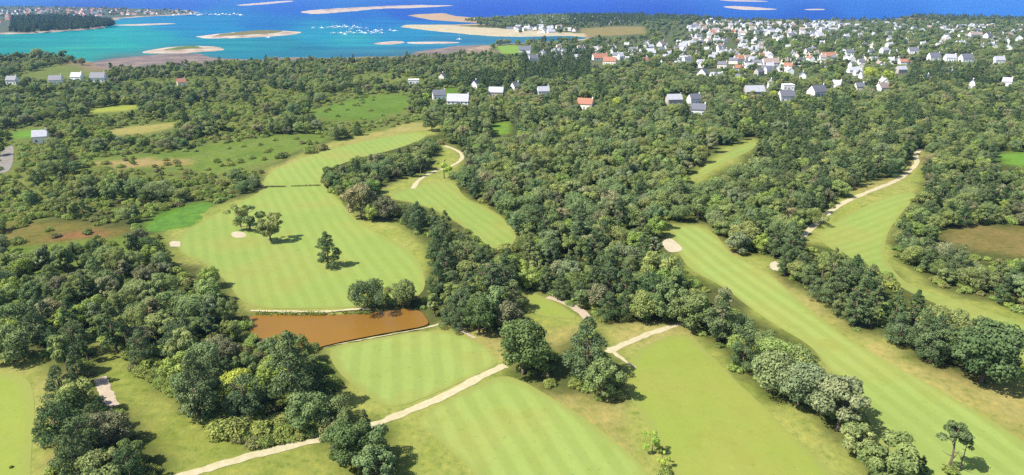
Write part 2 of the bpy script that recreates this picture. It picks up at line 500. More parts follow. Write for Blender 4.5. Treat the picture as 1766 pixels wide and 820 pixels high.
# dry, tan rough
for poly, a in (([(905,662),(1000,682),(1080,700),(1112,770),(1120,830),(1060,775),(980,722)], .9),
             ([(1330,468),(1400,522),(1470,580),(1560,622),(1700,668),(1790,650),(1790,790),(1700,722),(1600,662),(1480,598),(1380,528)], .9),
             ([(62,640),(105,640),(105,720),(85,730),(95,900),(60,900),(66,720)], .9),
             ([(918,560),(958,552),(990,572),(970,606),(930,590)], .8),
             ([(770,552),(800,562),(850,572),(888,592),(874,634),(850,606),(815,580)], 1.0),
             ([(455,296),(540,262),(640,230),(700,212),(748,211),(744,224),(640,240),(540,272),(478,304)], .8),
             ([(1052,558),(1175,556),(1200,582),(1130,600),(1070,602)], .7),
             ([(1465,330),(1550,300),(1585,262),(1600,262),(1570,300),(1490,346)], .9),
             ([(300,457),(372,462),(412,535),(440,541),(420,520),(385,482),(340,448),(290,418)], .6),
             ([(1200,392),(1250,412),(1268,438),(1290,470),(1250,440),(1215,405)], .8),
             ([(0,612),(90,640),(62,650),(0,640)], .6),
             ([(160,276),(300,272),(380,268),(370,284),(150,292)], .8)):
    paint(poly, (206,188,124), a, (194,184,108))
paint(OPEN['lush_strip'], (132,178,62), 1, (112,158,56))
paint(OPEN['meadow_mid'], (126,150,66), 1, (148,168,80))
paint([(150,284),(200,277),(330,272),(330,283),(200,290)], (206,178,120), .9)
paint(OPEN['meadow_top'], (136,168,68), 1, (120,150,64))
paint(OPEN['tan_field'], (194,184,108), 1)
paint(OPEN['lime_field'], (196,204,90), 1)
paint(OPEN['left_lawn'], (128,182,62), 1)
paint(OPEN['right_lawn'], (136,182,72), 1)
paint(OPEN['brown_field'], (160,140,88), 1, (146,140,80))
paint(OPEN['heath'], (140,138,70), 1, (150,128,78))
paint([(90,408),(185,402),(180,416),(95,421)], (168,122,84), .9)
paint(OPEN['point'], (138,150,78), 1)
paint([(118,104),(170,107),(172,114),(120,112)], (182,140,100), 1)
paint(OPEN['shore_lawn'], (160,196,90), 1)
paint(OPEN['town_field'], (176,160,104), 1)
paint(OPEN['small_gap'], (146,180,70), 1)
paint(OPEN['garden'], (124,160,60), 1)
# the foreshore: sand and granite
beach = mfar & (sd < 16 + 14 * vnoise(X / 60, Y / 60, 21) + 45 * (valid & inside(px, py, [(680,20),(900,30),(1010,42),(1010,70),(680,62)])))
tt = fnoise(X / 30, Y / 45, 23)[:, None]
C[beach] = np.array(A(206, 178, 146)) * (1 - tt[beach]) + np.array(A(140, 118, 108)) * tt[beach]
pale = beach & valid & inside(px, py, [(680,38),(1010,42),(1010,72),(680,60)])
C[pale] = np.array(A(240, 222, 186)) * (1 - tt[pale] * .5) + np.array(A(214, 180, 146)) * tt[pale] * .5
pale = mfar & valid & inside(px, py, [(684,42),(790,45),(872,50),(985,57),(1006,67),(870,67),(790,60),(735,54)])
C[pale] = np.array(A(246, 230, 198)) * (1 - tt[pale] * .4) + np.array(A(220, 190, 158)) * tt[pale] * .4
pale = mfar & valid & inside(px, py, [(880,58),(975,60),(1000,66),(880,66)])
C[pale] = A(236, 222, 198)
pale = mfar & valid & inside(px, py, [(696,20),(790,22),(850,36),(846,43),(780,44),(735,38)])
C[pale] = np.array(A(238, 206, 168)) * (1 - tt[pale] * .5) + np.array(A(200, 150, 126)) * tt[pale] * .5
pale = mfar & valid & inside(px, py, [(1545,26),(1600,24),(1625,34),(1560,34)])
C[pale] = A(218, 178, 138)
nx, ny = len(gx), len(gy)
idx = np.arange(nx * ny).reshape(ny, nx)
F = np.stack([idx[:-1, :-1].ravel(), idx[:-1, 1:].ravel(), idx[1:, 1:].ravel(), idx[1:, :-1].ravel()], 1)
keep = zz.ravel()[F].max(1) > -4.5
F = F[keep]
Cg = C.reshape(ny, nx, 3)
for _ in range(1):
    Cs = Cg.copy()
    Cs[1:-1, 1:-1] = (Cg[1:-1, 1:-1] * 2 + Cg[:-2, 1:-1] + Cg[2:, 1:-1] + Cg[1:-1, :-2] + Cg[1:-1, 2:]) / 6
    Cg = Cs
C = Cg.reshape(-1, 3)
used = np.zeros(nx * ny, bool); used[F.ravel()] = True
remap = np.cumsum(used) - 1
me = mesh_np('ground', np.stack([X, Y, zz], 1)[used], remap[F], M['ground'], True)
attr_c(me, 'zone', C[used])
tag(obj('ground', me), 'gently rolling coastal land with grass, scrub and woodland floor', kind='structure')

# ------------------------------------------------------------------ sea
SEA_C = [(-200,70,58,165,175),(10,80,62,172,174),(200,70,66,188,190),(120,92,92,186,178),(400,75,68,164,188),(300,40,48,150,198),(450,42,42,132,200),(600,66,84,180,192),(560,58,60,168,196),(620,30,42,118,205),(700,20,40,98,205),(500,92,76,146,182),(600,102,108,142,168),(750,75,88,150,186),(860,72,110,150,176),(300,106,132,142,160),(220,112,150,140,146),(1000,15,42,92,212),(1300,10,58,112,214),(1700,10,84,142,236),(1850,22,84,142,236),(300,5,62,102,205),(0,3,92,124,205),(150,8,66,92,190),(1400,30,40,96,202),(1100,22,40,88,205),(850,12,44,90,208),(500,10,52,110,208),(1500,20,52,120,220),(1000,67,96,140,160),(720,102,120,132,150),(380,48,46,152,202),(250,60,62,180,196),(700,60,66,160,200),(640,40,45,136,206),(100,66,60,176,184),(480,80,72,160,188)]
sxp = [0.0]; st = 9.0
while sxp[-1] < 16000:
    if sxp[-1] > 700: st *= 1.05
    sxp.append(sxp[-1] + st)
sx = np.array([-v for v in sxp[:0:-1]] + sxp)
sy = np.array([560 * (1.0155 ** i) for i in range(int(math.log(15000 / 560) / math.log(1.0155)) + 2)])
SX, SY = np.meshgrid(sx, sy)
X2, Y2 = SX.ravel(), SY.ravel()
qx, qy, _ = to_px(X2, Y2, -1.2)
wsum = np.zeros(len(X2)); cc = np.zeros((len(X2), 3))
wob = (fnoise(X2 / 260, Y2 / 90, 31) - .5)
for (ax, ay, r, g, b) in SEA_C:
    d2 = ((qx - ax) / 3.2) ** 2 + (qy - ay + wob * 9) ** 2 + 14
    w = 1 / d2 ** 2
    wsum += w; cc += w[:, None] * np.array(A(r * .6, g * .97, b * (.93 if ax < 560 and ay > 55 else 1.0), 0.92))[None, :]
cc /= wsum[:, None]
def mat_sea():
    m, nt, out = newmat('sea_water')
    pos = geo_pos(nt)
    c = attrn(nt, 'depth_tint').outputs['Color']
    mp = N(nt, 'ShaderNodeMapping'); mp.inputs['Scale'].default_value = (0.004, 0.016, 0.01)
    nt.links.new(pos, mp.inputs[0])
    n1 = noise(nt, mp.outputs[0], 1.0, 6, 0.6)
    mp2 = N(nt, 'ShaderNodeMapping'); mp2.inputs['Scale'].default_value = (0.03, 0.05, 0.05)
    nt.links.new(pos, mp2.inputs[0])
    n2 = noise(nt, mp2.outputs[0], 1.0, 5, 0.6)
    c = mixc(nt, maprange(nt, n1, 0.52, 0.66, 0, .9), c, mixc(nt, 1.0, c, (0.60, 0.76, 0.90), 'MULTIPLY'))
    c = mixc(nt, maprange(nt, n1, 0.47, 0.34, 0, .9), c, mixc(nt, 1.0, c, (1.7, 1.25, 1.06), 'MULTIPLY'))
    c = mixc(nt, maprange(nt, n2, 0.5, 0.75, 0, .7), c, mixc(nt, 1.0, c, (0.72, 0.86, 0.93), 'MULTIPLY'))
    finish(nt, out, c, 0.5, 0.01, n2, 0.25, 1.0)
    return m
M['sea'] = mat_sea()
nx2, ny2 = len(sx), len(sy)
idx = np.arange(nx2 * ny2).reshape(ny2, nx2)
F = np.stack([idx[:-1, :-1].ravel(), idx[:-1, 1:].ravel(), idx[1:, 1:].ravel(), idx[1:, :-1].ravel()], 1)
me = mesh_np('sea', np.stack([X2, Y2, np.full(len(X2), -1.2)], 1), F, M['sea'], True)
attr_c(me, 'depth_tint', cc)
tag(obj('sea', me), 'turquoise bay turning deep blue towards the open sea', kind='structure')

# ------------------------------------------------------------------ islands, far peninsula, reefs, tidal flats
def mat_island(name, grass, rock1, rock2, top):
    m, nt, out = newmat(name)
    pos = geo_pos(nt)
    n1 = noise(nt, pos, 0.03, 6, 0.65)
    sp = N(nt, 'ShaderNodeSeparateXYZ'); nt.links.new(pos, sp.inputs[0])
    z = math_n(nt, 'ADD', sp.outputs[2], math_n(nt, 'MULTIPLY', math_n(nt, 'SUBTRACT', n1, .5), 2.2))
    rock = mixc(nt, maprange(nt, n1, 0.4, 0.62), rock1, rock2)
    c = mixc(nt, maprange(nt, z, top, top + 0.5), rock, grass)
    finish(nt, out, c, 0.95, 0.05, n1, 0.5, 1.0)
    return m
M['isle_green'] = mat_island('island_turf', A(124, 146, 84), A(246, 228, 204), A(196, 170, 150), 1.6)
M['isle_tan'] = mat_island('island_dry_turf', A(146, 142, 96), A(252, 238, 214), A(206, 178, 156), 1.9)
M['isle_rock'] = mat_island('reef_granite', A(176, 150, 130), A(254, 240, 222), A(220, 186, 164), 2.6)
M['isle_wood'] = mat_island('peninsula_turf', A(112, 122, 92), A(232, 212, 186), A(170, 150, 136), 0.2)
M['flat'] = mat_island('tidal_mud', A(176, 156, 146), A(138, 126, 124), A(184, 162, 150), 5.0)

def land(name, label, poly_px, mat, slope, top, res, rough=0.8, base=-1.2, floor_=-4.0):
    w = chaikin([P0(*p, z=base) for p in poly_px], 2)
    x0, x1 = min(p[0] for p in w), max(p[0] for p in w)
    y0, y1 = min(p[1] for p in w), max(p[1] for p in w)
    mx = 30
    nxx = int((x1 - x0 + 2 * mx) / res) + 2; nyy = int((y1 - y0 + 2 * mx) / (res * 1.4)) + 2
    gx_, gy_ = np.meshgrid(np.linspace(x0 - mx, x1 + mx, nxx), np.linspace(y0 - mx, y1 + mx, nyy))
    a, b = gx_.ravel(), gy_.ravel()
    s_ = sdist(a, b, w)
    s_ = s_ + (fnoise(a / 16, b / 30, 41) - .5) * 14 * min(1.0, slope * 12)
    s_ = s_ + (fnoise(a / 70, b / 90, 43) - .5) * 60 * min(1.0, (x1 - x0) / 500)
    z = base + np.clip(s_ * slope, -3.0, top)
    z = z + np.where(s_ > -8, rough * 2 * (fnoise(a / 11, b / 18, 47) - .45), 0) * np.clip((s_ + 8) / 16, 0, 1)
    ix = np.arange(nxx * nyy).reshape(nyy, nxx)
    f = np.stack([ix[:-1, :-1].ravel(), ix[:-1, 1:].ravel(), ix[1:, 1:].ravel(), ix[1:, :-1].ravel()], 1)
    f = f[z[f].max(1) > base - 1.2]
    u = np.zeros(len(z), bool); u[f.ravel()] = True
    rm = np.cumsum(u) - 1
    o = obj(name, mesh_np(name, np.stack([a, b, z], 1)[u], rm[f], mat, True))
    tag(o, label, kind='structure')
    return o
PENIN = [(-500,62),(0,60),(60,58),(130,54),(200,47),(175,40),(200,33),(250,29),(330,26),(347,22),(320,18),(220,15),(150,13),(0,11),(-500,10)]
land('peninsula', 'far wooded peninsula with a white town across the bay', PENIN, M['isle_wood'], 0.05, 2.5, 14, 0.5)
land('island', 'low grassy island nearest the shore in the bay', [(236,92),(258,86),(310,80),(368,80),(392,86),(350,90),(290,94)], M['isle_green'], 0.09, 4.0, 5)
land('island', 'long dry island with pale rim left of the moored boats', [(333,64),(380,59),(440,53),(500,54),(527,56),(500,62),(420,66),(360,67)], M['isle_tan'], 0.09, 4.0, 7)
land('island', 'pale rocky islet chain far out beyond the moored boats', [(516,19),(560,16),(640,12),(690,10),(745,9),(750,11),(660,15),(620,19),(570,23),(535,25)], M['isle_rock'], 0.05, 4.0, 16)
land('island', 'thin white reef at the top edge left of centre', [(402,9.5),(450,5),(500,1),(508,3),(470,6.5),(425,10.5)], M['isle_rock'], 0.03, 5.0, 24)
land('island', 'small low rock bar in the turquoise shallows', [(636,76),(655,73),(690,71),(700,74),(670,78)], M['isle_rock'], 0.06, 2.0, 5)
land('island', 'pale reef in the deep blue water at upper right', [(1244,11),(1280,11),(1330,15),(1345,17),(1290,18),(1260,15)], M['isle_rock'], 0.04, 4.0, 18)
land('island', 'thin bright reef at the top edge right of centre', [(1232,0.5),(1275,0),(1325,2),(1325,3.5),(1270,3)], M['isle_rock'], 0.03, 4.0, 30)
land('island', 'faint low reef at upper right near the treeline', [(1384,16),(1420,15.5),(1425,17.5),(1390,18)], M['isle_rock'], 0.03, 3.0, 16)
land('island', 'thin sandbar left of the far peninsula moorings', [(180,44),(230,42),(300,40),(300,42),(230,45)], M['isle_rock'], 0.02, 1.0, 10, 0.3)
land('island', 'low reef trailing from the rocky islet chain', [(660,14),(700,12),(750,9),(790,10),(740,13),(690,15)], M['isle_rock'], 0.02, 1.5, 20, 0.6)
land('island', 'faint sandbar below the moored boats', [(700,73),(760,72),(800,74),(760,76),(710,76)], M['isle_rock'], 0.02, .5, 7, 0.3)
land('tidal_flat', 'brown mud flat below the grassy island', [(140,112),(175,104),(240,97),(300,92),(345,94),(370,100),(440,103),(440,110),(330,116),(250,122),(190,122)], M['flat'], 0.02, 0.5, 6, 0.3)
land('tidal_flat', 'grey rocky tidal flat along the near shore', [(430,110),(470,100),(520,98),(560,101),(640,98),(700,96),(712,90),(760,83),(830,77),(880,80),(880,92),(800,98),(700,107),(560,110)], M['flat'], 0.02, 0.45, 6, 0.35)
land('tidal_flat', 'pink granite rocks below the shore lawn', [(795,92),(800,84),(838,79),(862,80),(860,94),(830,98)], M['rock'], 0.08, 1.2, 3, 0.7)

# ------------------------------------------------------------------ sheets that follow the ground
def sheet(name, label, poly_px, mat, zoff, step=3.0, stripe=None, smooth_it=2, rag=0.0, world=False, flat_z=None):
    w = list(poly_px) if world else [P(*p) for p in poly_px]
    w = chaikin(w, smooth_it)
    w = resample(w, step)
    if rag:
        w = [(x + rag * (float(vnoise(x / 2.2, y / 2.2, 51)) - .5), y + rag * (float(vnoise(x / 2.2, y / 2.2, 57)) - .5)) for x, y in w]
    x0, x1 = min(p[0] for p in w), max(p[0] for p in w)
    y0, y1 = min(p[1] for p in w), max(p[1] for p in w)
    a, b = np.meshgrid(np.arange(x0, x1, step), np.arange(y0, y1, step))
    a, b = a.ravel() + 0.013, b.ravel() + 0.017
    ok = sdist(a, b, w) > step * 0.45
    pts = [Vector(p) for p in w] + [Vector((float(p), float(q))) for p, q in zip(a[ok], b[ok])]
    r = delaunay_2d_cdt(pts, [], [list(range(len(w)))], 1, 1e-4)
    v = np.array([(p.x, p.y) for p in r[0]])
    f = np.array([t for t in r[2] if len(t) == 3])
    z = (surf(v[:, 0], v[:, 1]) + zoff) if flat_z is None else np.full(len(v), flat_z)
    # consistent upward faces
    ax, bx, cx = v[f[:, 0]], v[f[:, 1]], v[f[:, 2]]
    cr = (bx[:, 0] - ax[:, 0]) * (cx[:, 1] - ax[:, 1]) - (bx[:, 1] - ax[:, 1]) * (cx[:, 0] - ax[:, 0])
    f[cr < 0] = f[cr < 0][:, ::-1]
    me = mesh_np(name, np.column_stack([v, z]), f, mat, True)
    attr_f(me, 'edge', pdist(v[:, 0], v[:, 1], w))
    if stripe:
        (p, q) = P(*stripe[0]), P(*stripe[1])
        d = np.array([q[0] - p[0], q[1] - p[1]]); d /= np.linalg.norm(d)
        attr_f(me, 'stripe', (v[:, 0] - p[0]) * -d[1] + (v[:, 1] - p[1]) * d[0])
    else:
        attr_f(me, 'stripe', np.zeros(len(v)))
    o = obj(name, me)
    tag(o, label, kind='structure')
    return o

sheet('fairway', 'striped mown fairway above the brown pond', [(422,531),(392,486),(352,452),(312,440),(300,408),(345,384),(400,354),(452,332),(458,300),(500,280),(580,254),(660,236),(724,228),(740,236),(690,256),(620,272),(560,294),(555,320),(588,348),(612,378),(650,402),(690,420),(725,450),(738,500),(700,522),(620,530),(530,534)], M['fairway_fine'], 0.04, 3.0, ((478,380),(545,528)))
sheet('fairway', 'narrow fairway right of the middle tree clump', [(660,342),(700,326),(760,312),(786,316),(800,342),(850,362),(887,393),(892,415),(872,430),(840,428),(800,392),(760,366),(715,350)], M['fairway_fine'], 0.04, 3.0, ((760,330),(880,420)))
sheet('fairway', 'vertically striped grass between the pond and the long path', [(563,600),(650,584),(735,570),(785,574),(830,592),(856,618),(860,628),(800,658),(700,700),(658,702),(604,662),(577,635)], M['fairway'], 0.04, 2.5, ((700,600),(700,700)))
sheet('fairway', 'striped fairway below the long path at bottom centre', [(862,646),(800,676),(712,722),(740,745),(790,790),(830,830),(860,900),(1190,900),(1105,800),(1060,760),(1000,715),(940,680),(900,656)], M['fairway'], 0.04, 2.5, ((900,670),(1010,830)))
sheet('fairway', 'olive green fairway right of the tan rough', [(1080,640),(1092,606),(1175,568),(1230,616),(1262,652),(1316,700),(1380,765),(1440,822),(1500,890),(1215,900),(1150,800),(1110,720),(1082,680)], M['fairway_plain'], 0.04, 2.5, ((1150,640),(1250,820)))
sheet('fairway', 'long striped fairway sweeping down the right side', [(1150,396),(1185,388),(1222,394),(1248,420),(1262,442),(1318,464),(1360,502),(1440,572),(1530,624),(1620,674),(1700,718),(1766,762),(1900,850),(1900,950),(1600,950),(1560,836),(1515,765),(1484,690),(1430,640),(1404,600),(1340,563),(1300,537),(1250,496),(1190,466),(1172,440)], M['fairway'], 0.04, 2.5, ((1200,430),(1640,760)))
sheet('fairway', 'striped fairway beside the curving path at upper right', [(1398,412),(1450,376),(1500,352),(1560,330),(1586,335),(1552,372),(1530,400),(1524,440),(1540,466),(1566,492),(1640,516),(1766,558),(1900,610),(1900,645),(1762,640),(1745,590),(1640,535),(1560,502),(1500,460)], M['fairway_fine'], 0.04, 3.0, ((1420,415),(1540,372)))
sheet('fairway', 'small distant fairway among the woods at centre right', [(1190,304),(1245,267),(1290,246),(1312,243),(1295,262),(1235,290),(1200,312)], M['fairway_fine'], 0.04, 4.0, ((1200,300),(1300,250)))
sheet('fairway', 'pale green fairway at the lower left corner', [(-150,640),(0,642),(55,652),(62,720),(52,790),(56,900),(-150,900)], M['fairway_plain'], 0.04, 3.0, ((20,650),(10,800)))
sheet('tee_green', 'smooth green beside the short gravel path', [(908,503),(940,513),(975,532),(1000,550),(965,549),(930,546),(914,532)], M['fairway_plain'], 0.04, 2.0, ((920,510),(980,545)))
sheet('meadow', 'lush bright green meadow strip by the heath', [(248,391),(280,375),(330,353),(368,352),(346,368),(344,384),(300,396),(262,401)], M['meadow'], 0.05, 3.0, None, 2, 4.0)
# water of the pond
def mat_pond():
    m, nt, out = newmat('muddy_pond_water')
    pos = geo_pos(nt)
    n1 = noise(nt, pos, 0.04, 4, 0.5)
    n2 = noise(nt, pos, 1.2, 3, 0.5)
    c = mixc(nt, maprange(nt, n1, 0.35, 0.65), A(170, 126, 54), A(184, 136, 50))
    b = finish(nt, out, c, 0.3, 0.08, n2, 0.1, 0.05)
    return m
M['pond'] = mat_pond()
sheet('pond', 'muddy orange brown pond at the foot of the fairway', [p for p in POND_W], M['pond'], 0, 2.5, None, 0, 0, True, -0.42)
# sandy rim on the far bank
def strip(name, label, pts_px, width, mat, zoff, kind='structure', taper=False, crown=0.015, rag=0.7):
    w = resample(chaikin([P(*p) for p in pts_px], 3, False), 1.6, False)
    vs, fs = [], []
    n = len(w); K = 7
    for i, (x, y) in enumerate(w):
        a = w[max(0, i - 1)]; b = w[min(n - 1, i + 1)]
        d = np.array([b[0] - a[0], b[1] - a[1]]); d /= (np.linalg.norm(d) + 1e-9)
        hw = width / 2 * (0.88 + 0.24 * float(vnoise(x / 4, y / 4, 61)))
        if taper: hw *= 1 - 0.8 * i / n
        for k in range(K):
            t = k / (K - 1) * 2 - 1
            j = (float(vnoise(x / 1.3, y / 1.3, 63 + k)) - .5) * rag if k in (0, K - 1) else 0
            X_ = x - d[1] * (hw * t + j); Y_ = y + d[0] * (hw * t + j)
            z = float(surf(X_, Y_)) + zoff + crown * (1 - t * t)
            vs.append((X_, Y_, z))
    for i in range(n - 1):
        for k in range(K - 1):
            a = i * K + k
            fs.append((a, a + 1, a + K + 1, a + K))
    o = obj(name, mesh_np(name, vs, np.array(fs)[:, ::-1] if False else fs, mat, True))
    tag(o, label, kind=kind)
    return o
strip('path', 'long pale sandy path crossing the foreground', [(240,850),(330,817),(430,787),(540,761),(600,748),(650,733),(700,711),(770,683),(830,649),(872,631)], 2.3, M['path'], 0.07)
strip('path', 'pale path ending beside the wood at centre right', [(1176,558),(1120,576),(1070,597),(1046,608)], 2.1, M['path'], 0.07)
strip('path', 'short tapering branch of path beside the pine group', [(1050,600),(1062,612),(1078,624),(1098,634)], 1.7, M['path'], 0.09, taper=True)
strip('path', 'short gravel path along the dark wood edge', [(945,512),(975,522),(1000,536),(1016,552)], 2.8, M['gravel'], 0.07)
strip('path', 'curving pale path climbing to the upper right wood', [(1372,418),(1395,398),(1420,374),(1450,352),(1490,335),(1540,316),(1568,296),(1584,281),(1577,268),(1588,258)], 2.6, M['path'], 0.07)
strip('path', 'hooked pale path near the lone tree at upper centre', [(712,326),(722,310),(745,297),(772,290),(794,279),(799,268),(786,258),(766,252)], 2.3, M['path'], 0.07)
strip('path', 'pinkish gravel path beside the left tree belt', [(172,652),(178,668),(186,686),(195,702)], 2.6, M['gravel'], 0.07)
strip('path', 'pale path climbing from the pond into the trees', [(766,538),(774,550),(784,562),(800,572),(820,584)], 2.6, M['gravel'], 0.07, taper=True)
strip('path', 'thin sandy rim along the far bank of the pond', [(432,536),(500,537),(560,538),(620,533),(640,534)], 0.8, M['path'], 0.07)
strip('path', 'thin sandy rim along the near bank of the pond', [(562,596),(600,590),(640,583),(690,574),(742,564),(764,557)], 0.8, M['path'], 0.06)
strip('path', 'grey farm track at the left edge', [(0,213),(45,207),(88,202)], 4.0, M['asphalt'], 0.07)
sheet('sand_bunker', 'large pale bunker beside the central wood', [(1141,420),(1146,414),(1157,411),(1166,418),(1177,428),(1176,433),(1162,436),(1150,434)], M['sand'], 0.07, 1.5, None, 1)
sheet('sand_bunker', 'pale bunker in the shade between the right fairways', [(1326,455),(1338,450),(1356,453),(1360,463),(1345,468),(1330,466)], M['sand'], 0.07, 1.5, None, 1)
sheet('sand_bunker', 'small pale bunker below the pair of trees', [(397,402),(410,399),(425,403),(424,410),(403,411)], M['sand'], 0.07, 1.5, None, 1)
sheet('tee_mat', 'square pale tee patch at the left fairway edge', [(292,419),(298,416),(311,417),(311,426),(294,426)], M['sand'], 0.07, 1.5, None, 0)
sheet('car_park', 'pale paved yard at the left edge', [(0,264),(14,252),(24,252),(23,270),(22,284),(14,298),(-10,300)], M['asphalt'], 0.07, 3.0, None, 1)

# ------------------------------------------------------------------ plants: prototypes
def unit(v):
    return v / (np.linalg.norm(v, axis=-1, keepdims=True) + 1e-9)

def leaf_mesh(name, pos, nrm, size, rng, mat, aspect=0.8):
    n = len(pos)
    r = unit(rng.normal(size=(n, 3)))
    t = unit(np.cross(nrm, r)); b = np.cross(nrm, t)
    s = (size * rng.uniform(0.65, 1.3, n))[:, None]
    v = np.empty((n, 4, 3))
    v[:, 0] = pos + t * s
    v[:, 1] = pos + b * s * aspect * rng.uniform(.7, 1.1, (n, 1)) + nrm * s * 0.15
    v[:, 2] = pos - t * s * 0.9
    v[:, 3] = pos - b * s * aspect * rng.uniform(.7, 1.1, (n, 1)) + nrm * s * 0.15
    f = np.arange(n * 4).reshape(n, 4)
    return mesh_np(name, v.reshape(-1, 3), f, mat)

def lobes_to_leaves(cent, rad, per, rng, squash=0.8, upbias=0.25, nj=0.45):
    pos, nrm = [], []
    for c, r in zip(cent, rad):
        k = int(per * (r / np.mean(rad)) ** 2)
        d = rng.normal(size=(k, 3)); d[:, 2] += upbias * 1.2
        d = unit(d)
        rr = r * rng.uniform(0.72, 1.08, (k, 1)) * (1 + 0.18 * np.sin(d[:, :1] * 7 + c[0]) * np.sin(d[:, 1:2] * 6 + c[1]))
        p = c + d * rr * np.array([1, 1, squash])
        # leave out what lies deep inside another lobe
        keep = np.ones(k, bool)
        for c2, r2 in zip(cent, rad):
            if c2 is c: continue
            q = (p - c2) / np.array([1, 1, squash])
            keep &= (q * q).sum(1) > (0.70 * r2) ** 2
        p = p[keep]; d = d[keep]
        pos.append(p)
        nrm.append(unit(d + np.array([0, 0, upbias]) + nj * rng.normal(size=d.shape)))
    return np.concatenate(pos), np.concatenate(nrm)

def trunk_mesh(name, H, r, limbs, rng, mat, lean=0.0, fork=0.45, spread=2.6):
    mb = MB()
    p = Vector((0, 0, -0.6)); rad = r * 1.25
    pts = [(p.copy(), rad)]
    n = 5
    for i in range(1, n + 1):
        t = i / n
        q = Vector((lean * t * t * H + rng.normal() * 0.08 * H * .1, rng.normal() * 0.08 * H * .1, H * t))
        pts.append((q, r * (1 - 0.75 * t)))
    for (a, ra), (b, rb) in zip(pts[:-1], pts[1:]):
        mb.tube(a, b, ra, rb, 8)
    for k in range(limbs):
        t = fork + (0.92 - fork) * (k + .5) / limbs
        i = min(n - 1, int(t * n)); a = pts[i][0].lerp(pts[i + 1][0], t * n - i)
        an = k * 2.4 + rng.uniform(-.4, .4)
        l = spread * (1.05 - 0.5 * t) * rng.uniform(.8, 1.15)
        b = a + Vector((math.cos(an) * l, math.sin(an) * l, l * rng.uniform(.35, .8)))
        m_ = a.lerp(b, .5) + Vector((0, 0, -.12 * l))
        mb.tube(a, m_, r * .42, r * .28, 6); mb.tube(m_, b, r * .28, r * .08, 6)
    me = mb.mesh(name, mat)
    me.polygons.foreach_set('use_smooth', np.ones(len(me.polygons), bool))
    return me

def broadleaf(seed, R, H, nl, leaf=0.21, per=230, mat=None, zf=0.53):
    rng = np.random.default_rng(seed)
    zc = H * zf; rz = H * (0.99 - zf)
    d = unit(rng.normal(size=(nl * 3, 3)))
    d = d[d[:, 2] > -0.8][:nl]
    # an uneven envelope: a few bulges and hollows
    ax = rng.normal(size=(4, 3)); am = rng.uniform(-.5, .5, 4)
    env = 1 + (np.exp(-3 * (1 - d @ unit(ax).T)) * am).sum(1)
    u = rng.uniform(.35, 1, len(d)) ** 0.5
    cent = d * np.array([R, R, rz]) * (0.80 * u * env)[:, None] + np.array([0, 0, zc])
    cent[:, 2] = np.maximum(cent[:, 2], H * 0.17)
    rad = R * rng.uniform(0.13, 0.40, len(d)) ** 1.0
    p, n = lobes_to_leaves(cent, rad, per, rng)
    return leaf_mesh('crown', p, n, leaf, rng, mat or M['oak_leaf']), trunk_mesh('trunk', H * 0.72, 0.26, 6, rng, M['bark'], rng.uniform(-.05, .05), .35, R * .75)

def pine(seed, R, H, nl, leaf=0.22, per=170, prof=None, low=0.15):
    rng = np.random.default_rng(seed)
    prof = prof or (lambda t: math.sin(min(1, (t * .9 + .12)) * math.pi) ** 0.6 * (1.08 - .45 * t))
    cent, rad = [], []
    for i in range(nl):
        t = (i + rng.uniform(0, 1)) / nl
        z = H * (low + (0.95 - low) * t)
        rr = R * prof(t)
        an = i * 2.399 + rng.uniform(-.5, .5)
        q = rng.uniform(.25, 1) ** .6 * rr * 0.85
        cent.append((math.cos(an) * q, math.sin(an) * q, z + rng.normal() * .35 - .1 * q))
        rad.append(R * rng.uniform(.2, .36) * (1.1 - .45 * t))
    cent.append((0, 0, H * .97)); rad.append(R * .16)
    cent = np.array(cent); rad = np.array(rad)
    p, n = lobes_to_leaves(cent, rad, per, rng, 0.62, 0.35, 0.75)
    return leaf_mesh('crown', p, n, leaf, rng, M['pine_leaf'], 0.55), trunk_mesh('trunk', H * 0.95, 0.3, 7, rng, M['bark'], rng.uniform(-.04, .04), .25, R * .7)

def bush(seed, R, H, nl, mat, leaf=0.17, per=120):
    rng = np.random.default_rng(seed)
    an = rng.uniform(0, 6.283, nl); q = rng.uniform(0, 1, nl) ** .6 * R * .72
    rad = R * rng.uniform(.26, .42, nl)
    z = H * (0.72 * (1 - (q / R) ** 2)) * rng.uniform(.45, 1, nl)
    cent = np.stack([np.cos(an) * q, np.sin(an) * q, np.maximum(z, rad * .35)], 1)
    p, n = lobes_to_leaves(cent, rad, per, rng, .75, .3, .5)
    k = p[:, 2] > -0.05
    mb = MB()
    for i in range(5):
        a = i * 1.26 + rng.uniform(-.3, .3)
        mb.tube((0.1 * math.cos(a), .1 * math.sin(a), -.3), (R * .5 * math.cos(a), R * .5 * math.sin(a), H * .6), .07, .02, 5)
    return leaf_mesh('foliage', p[k], n[k], leaf, rng, mat), mb.mesh('stem', M['bark'])

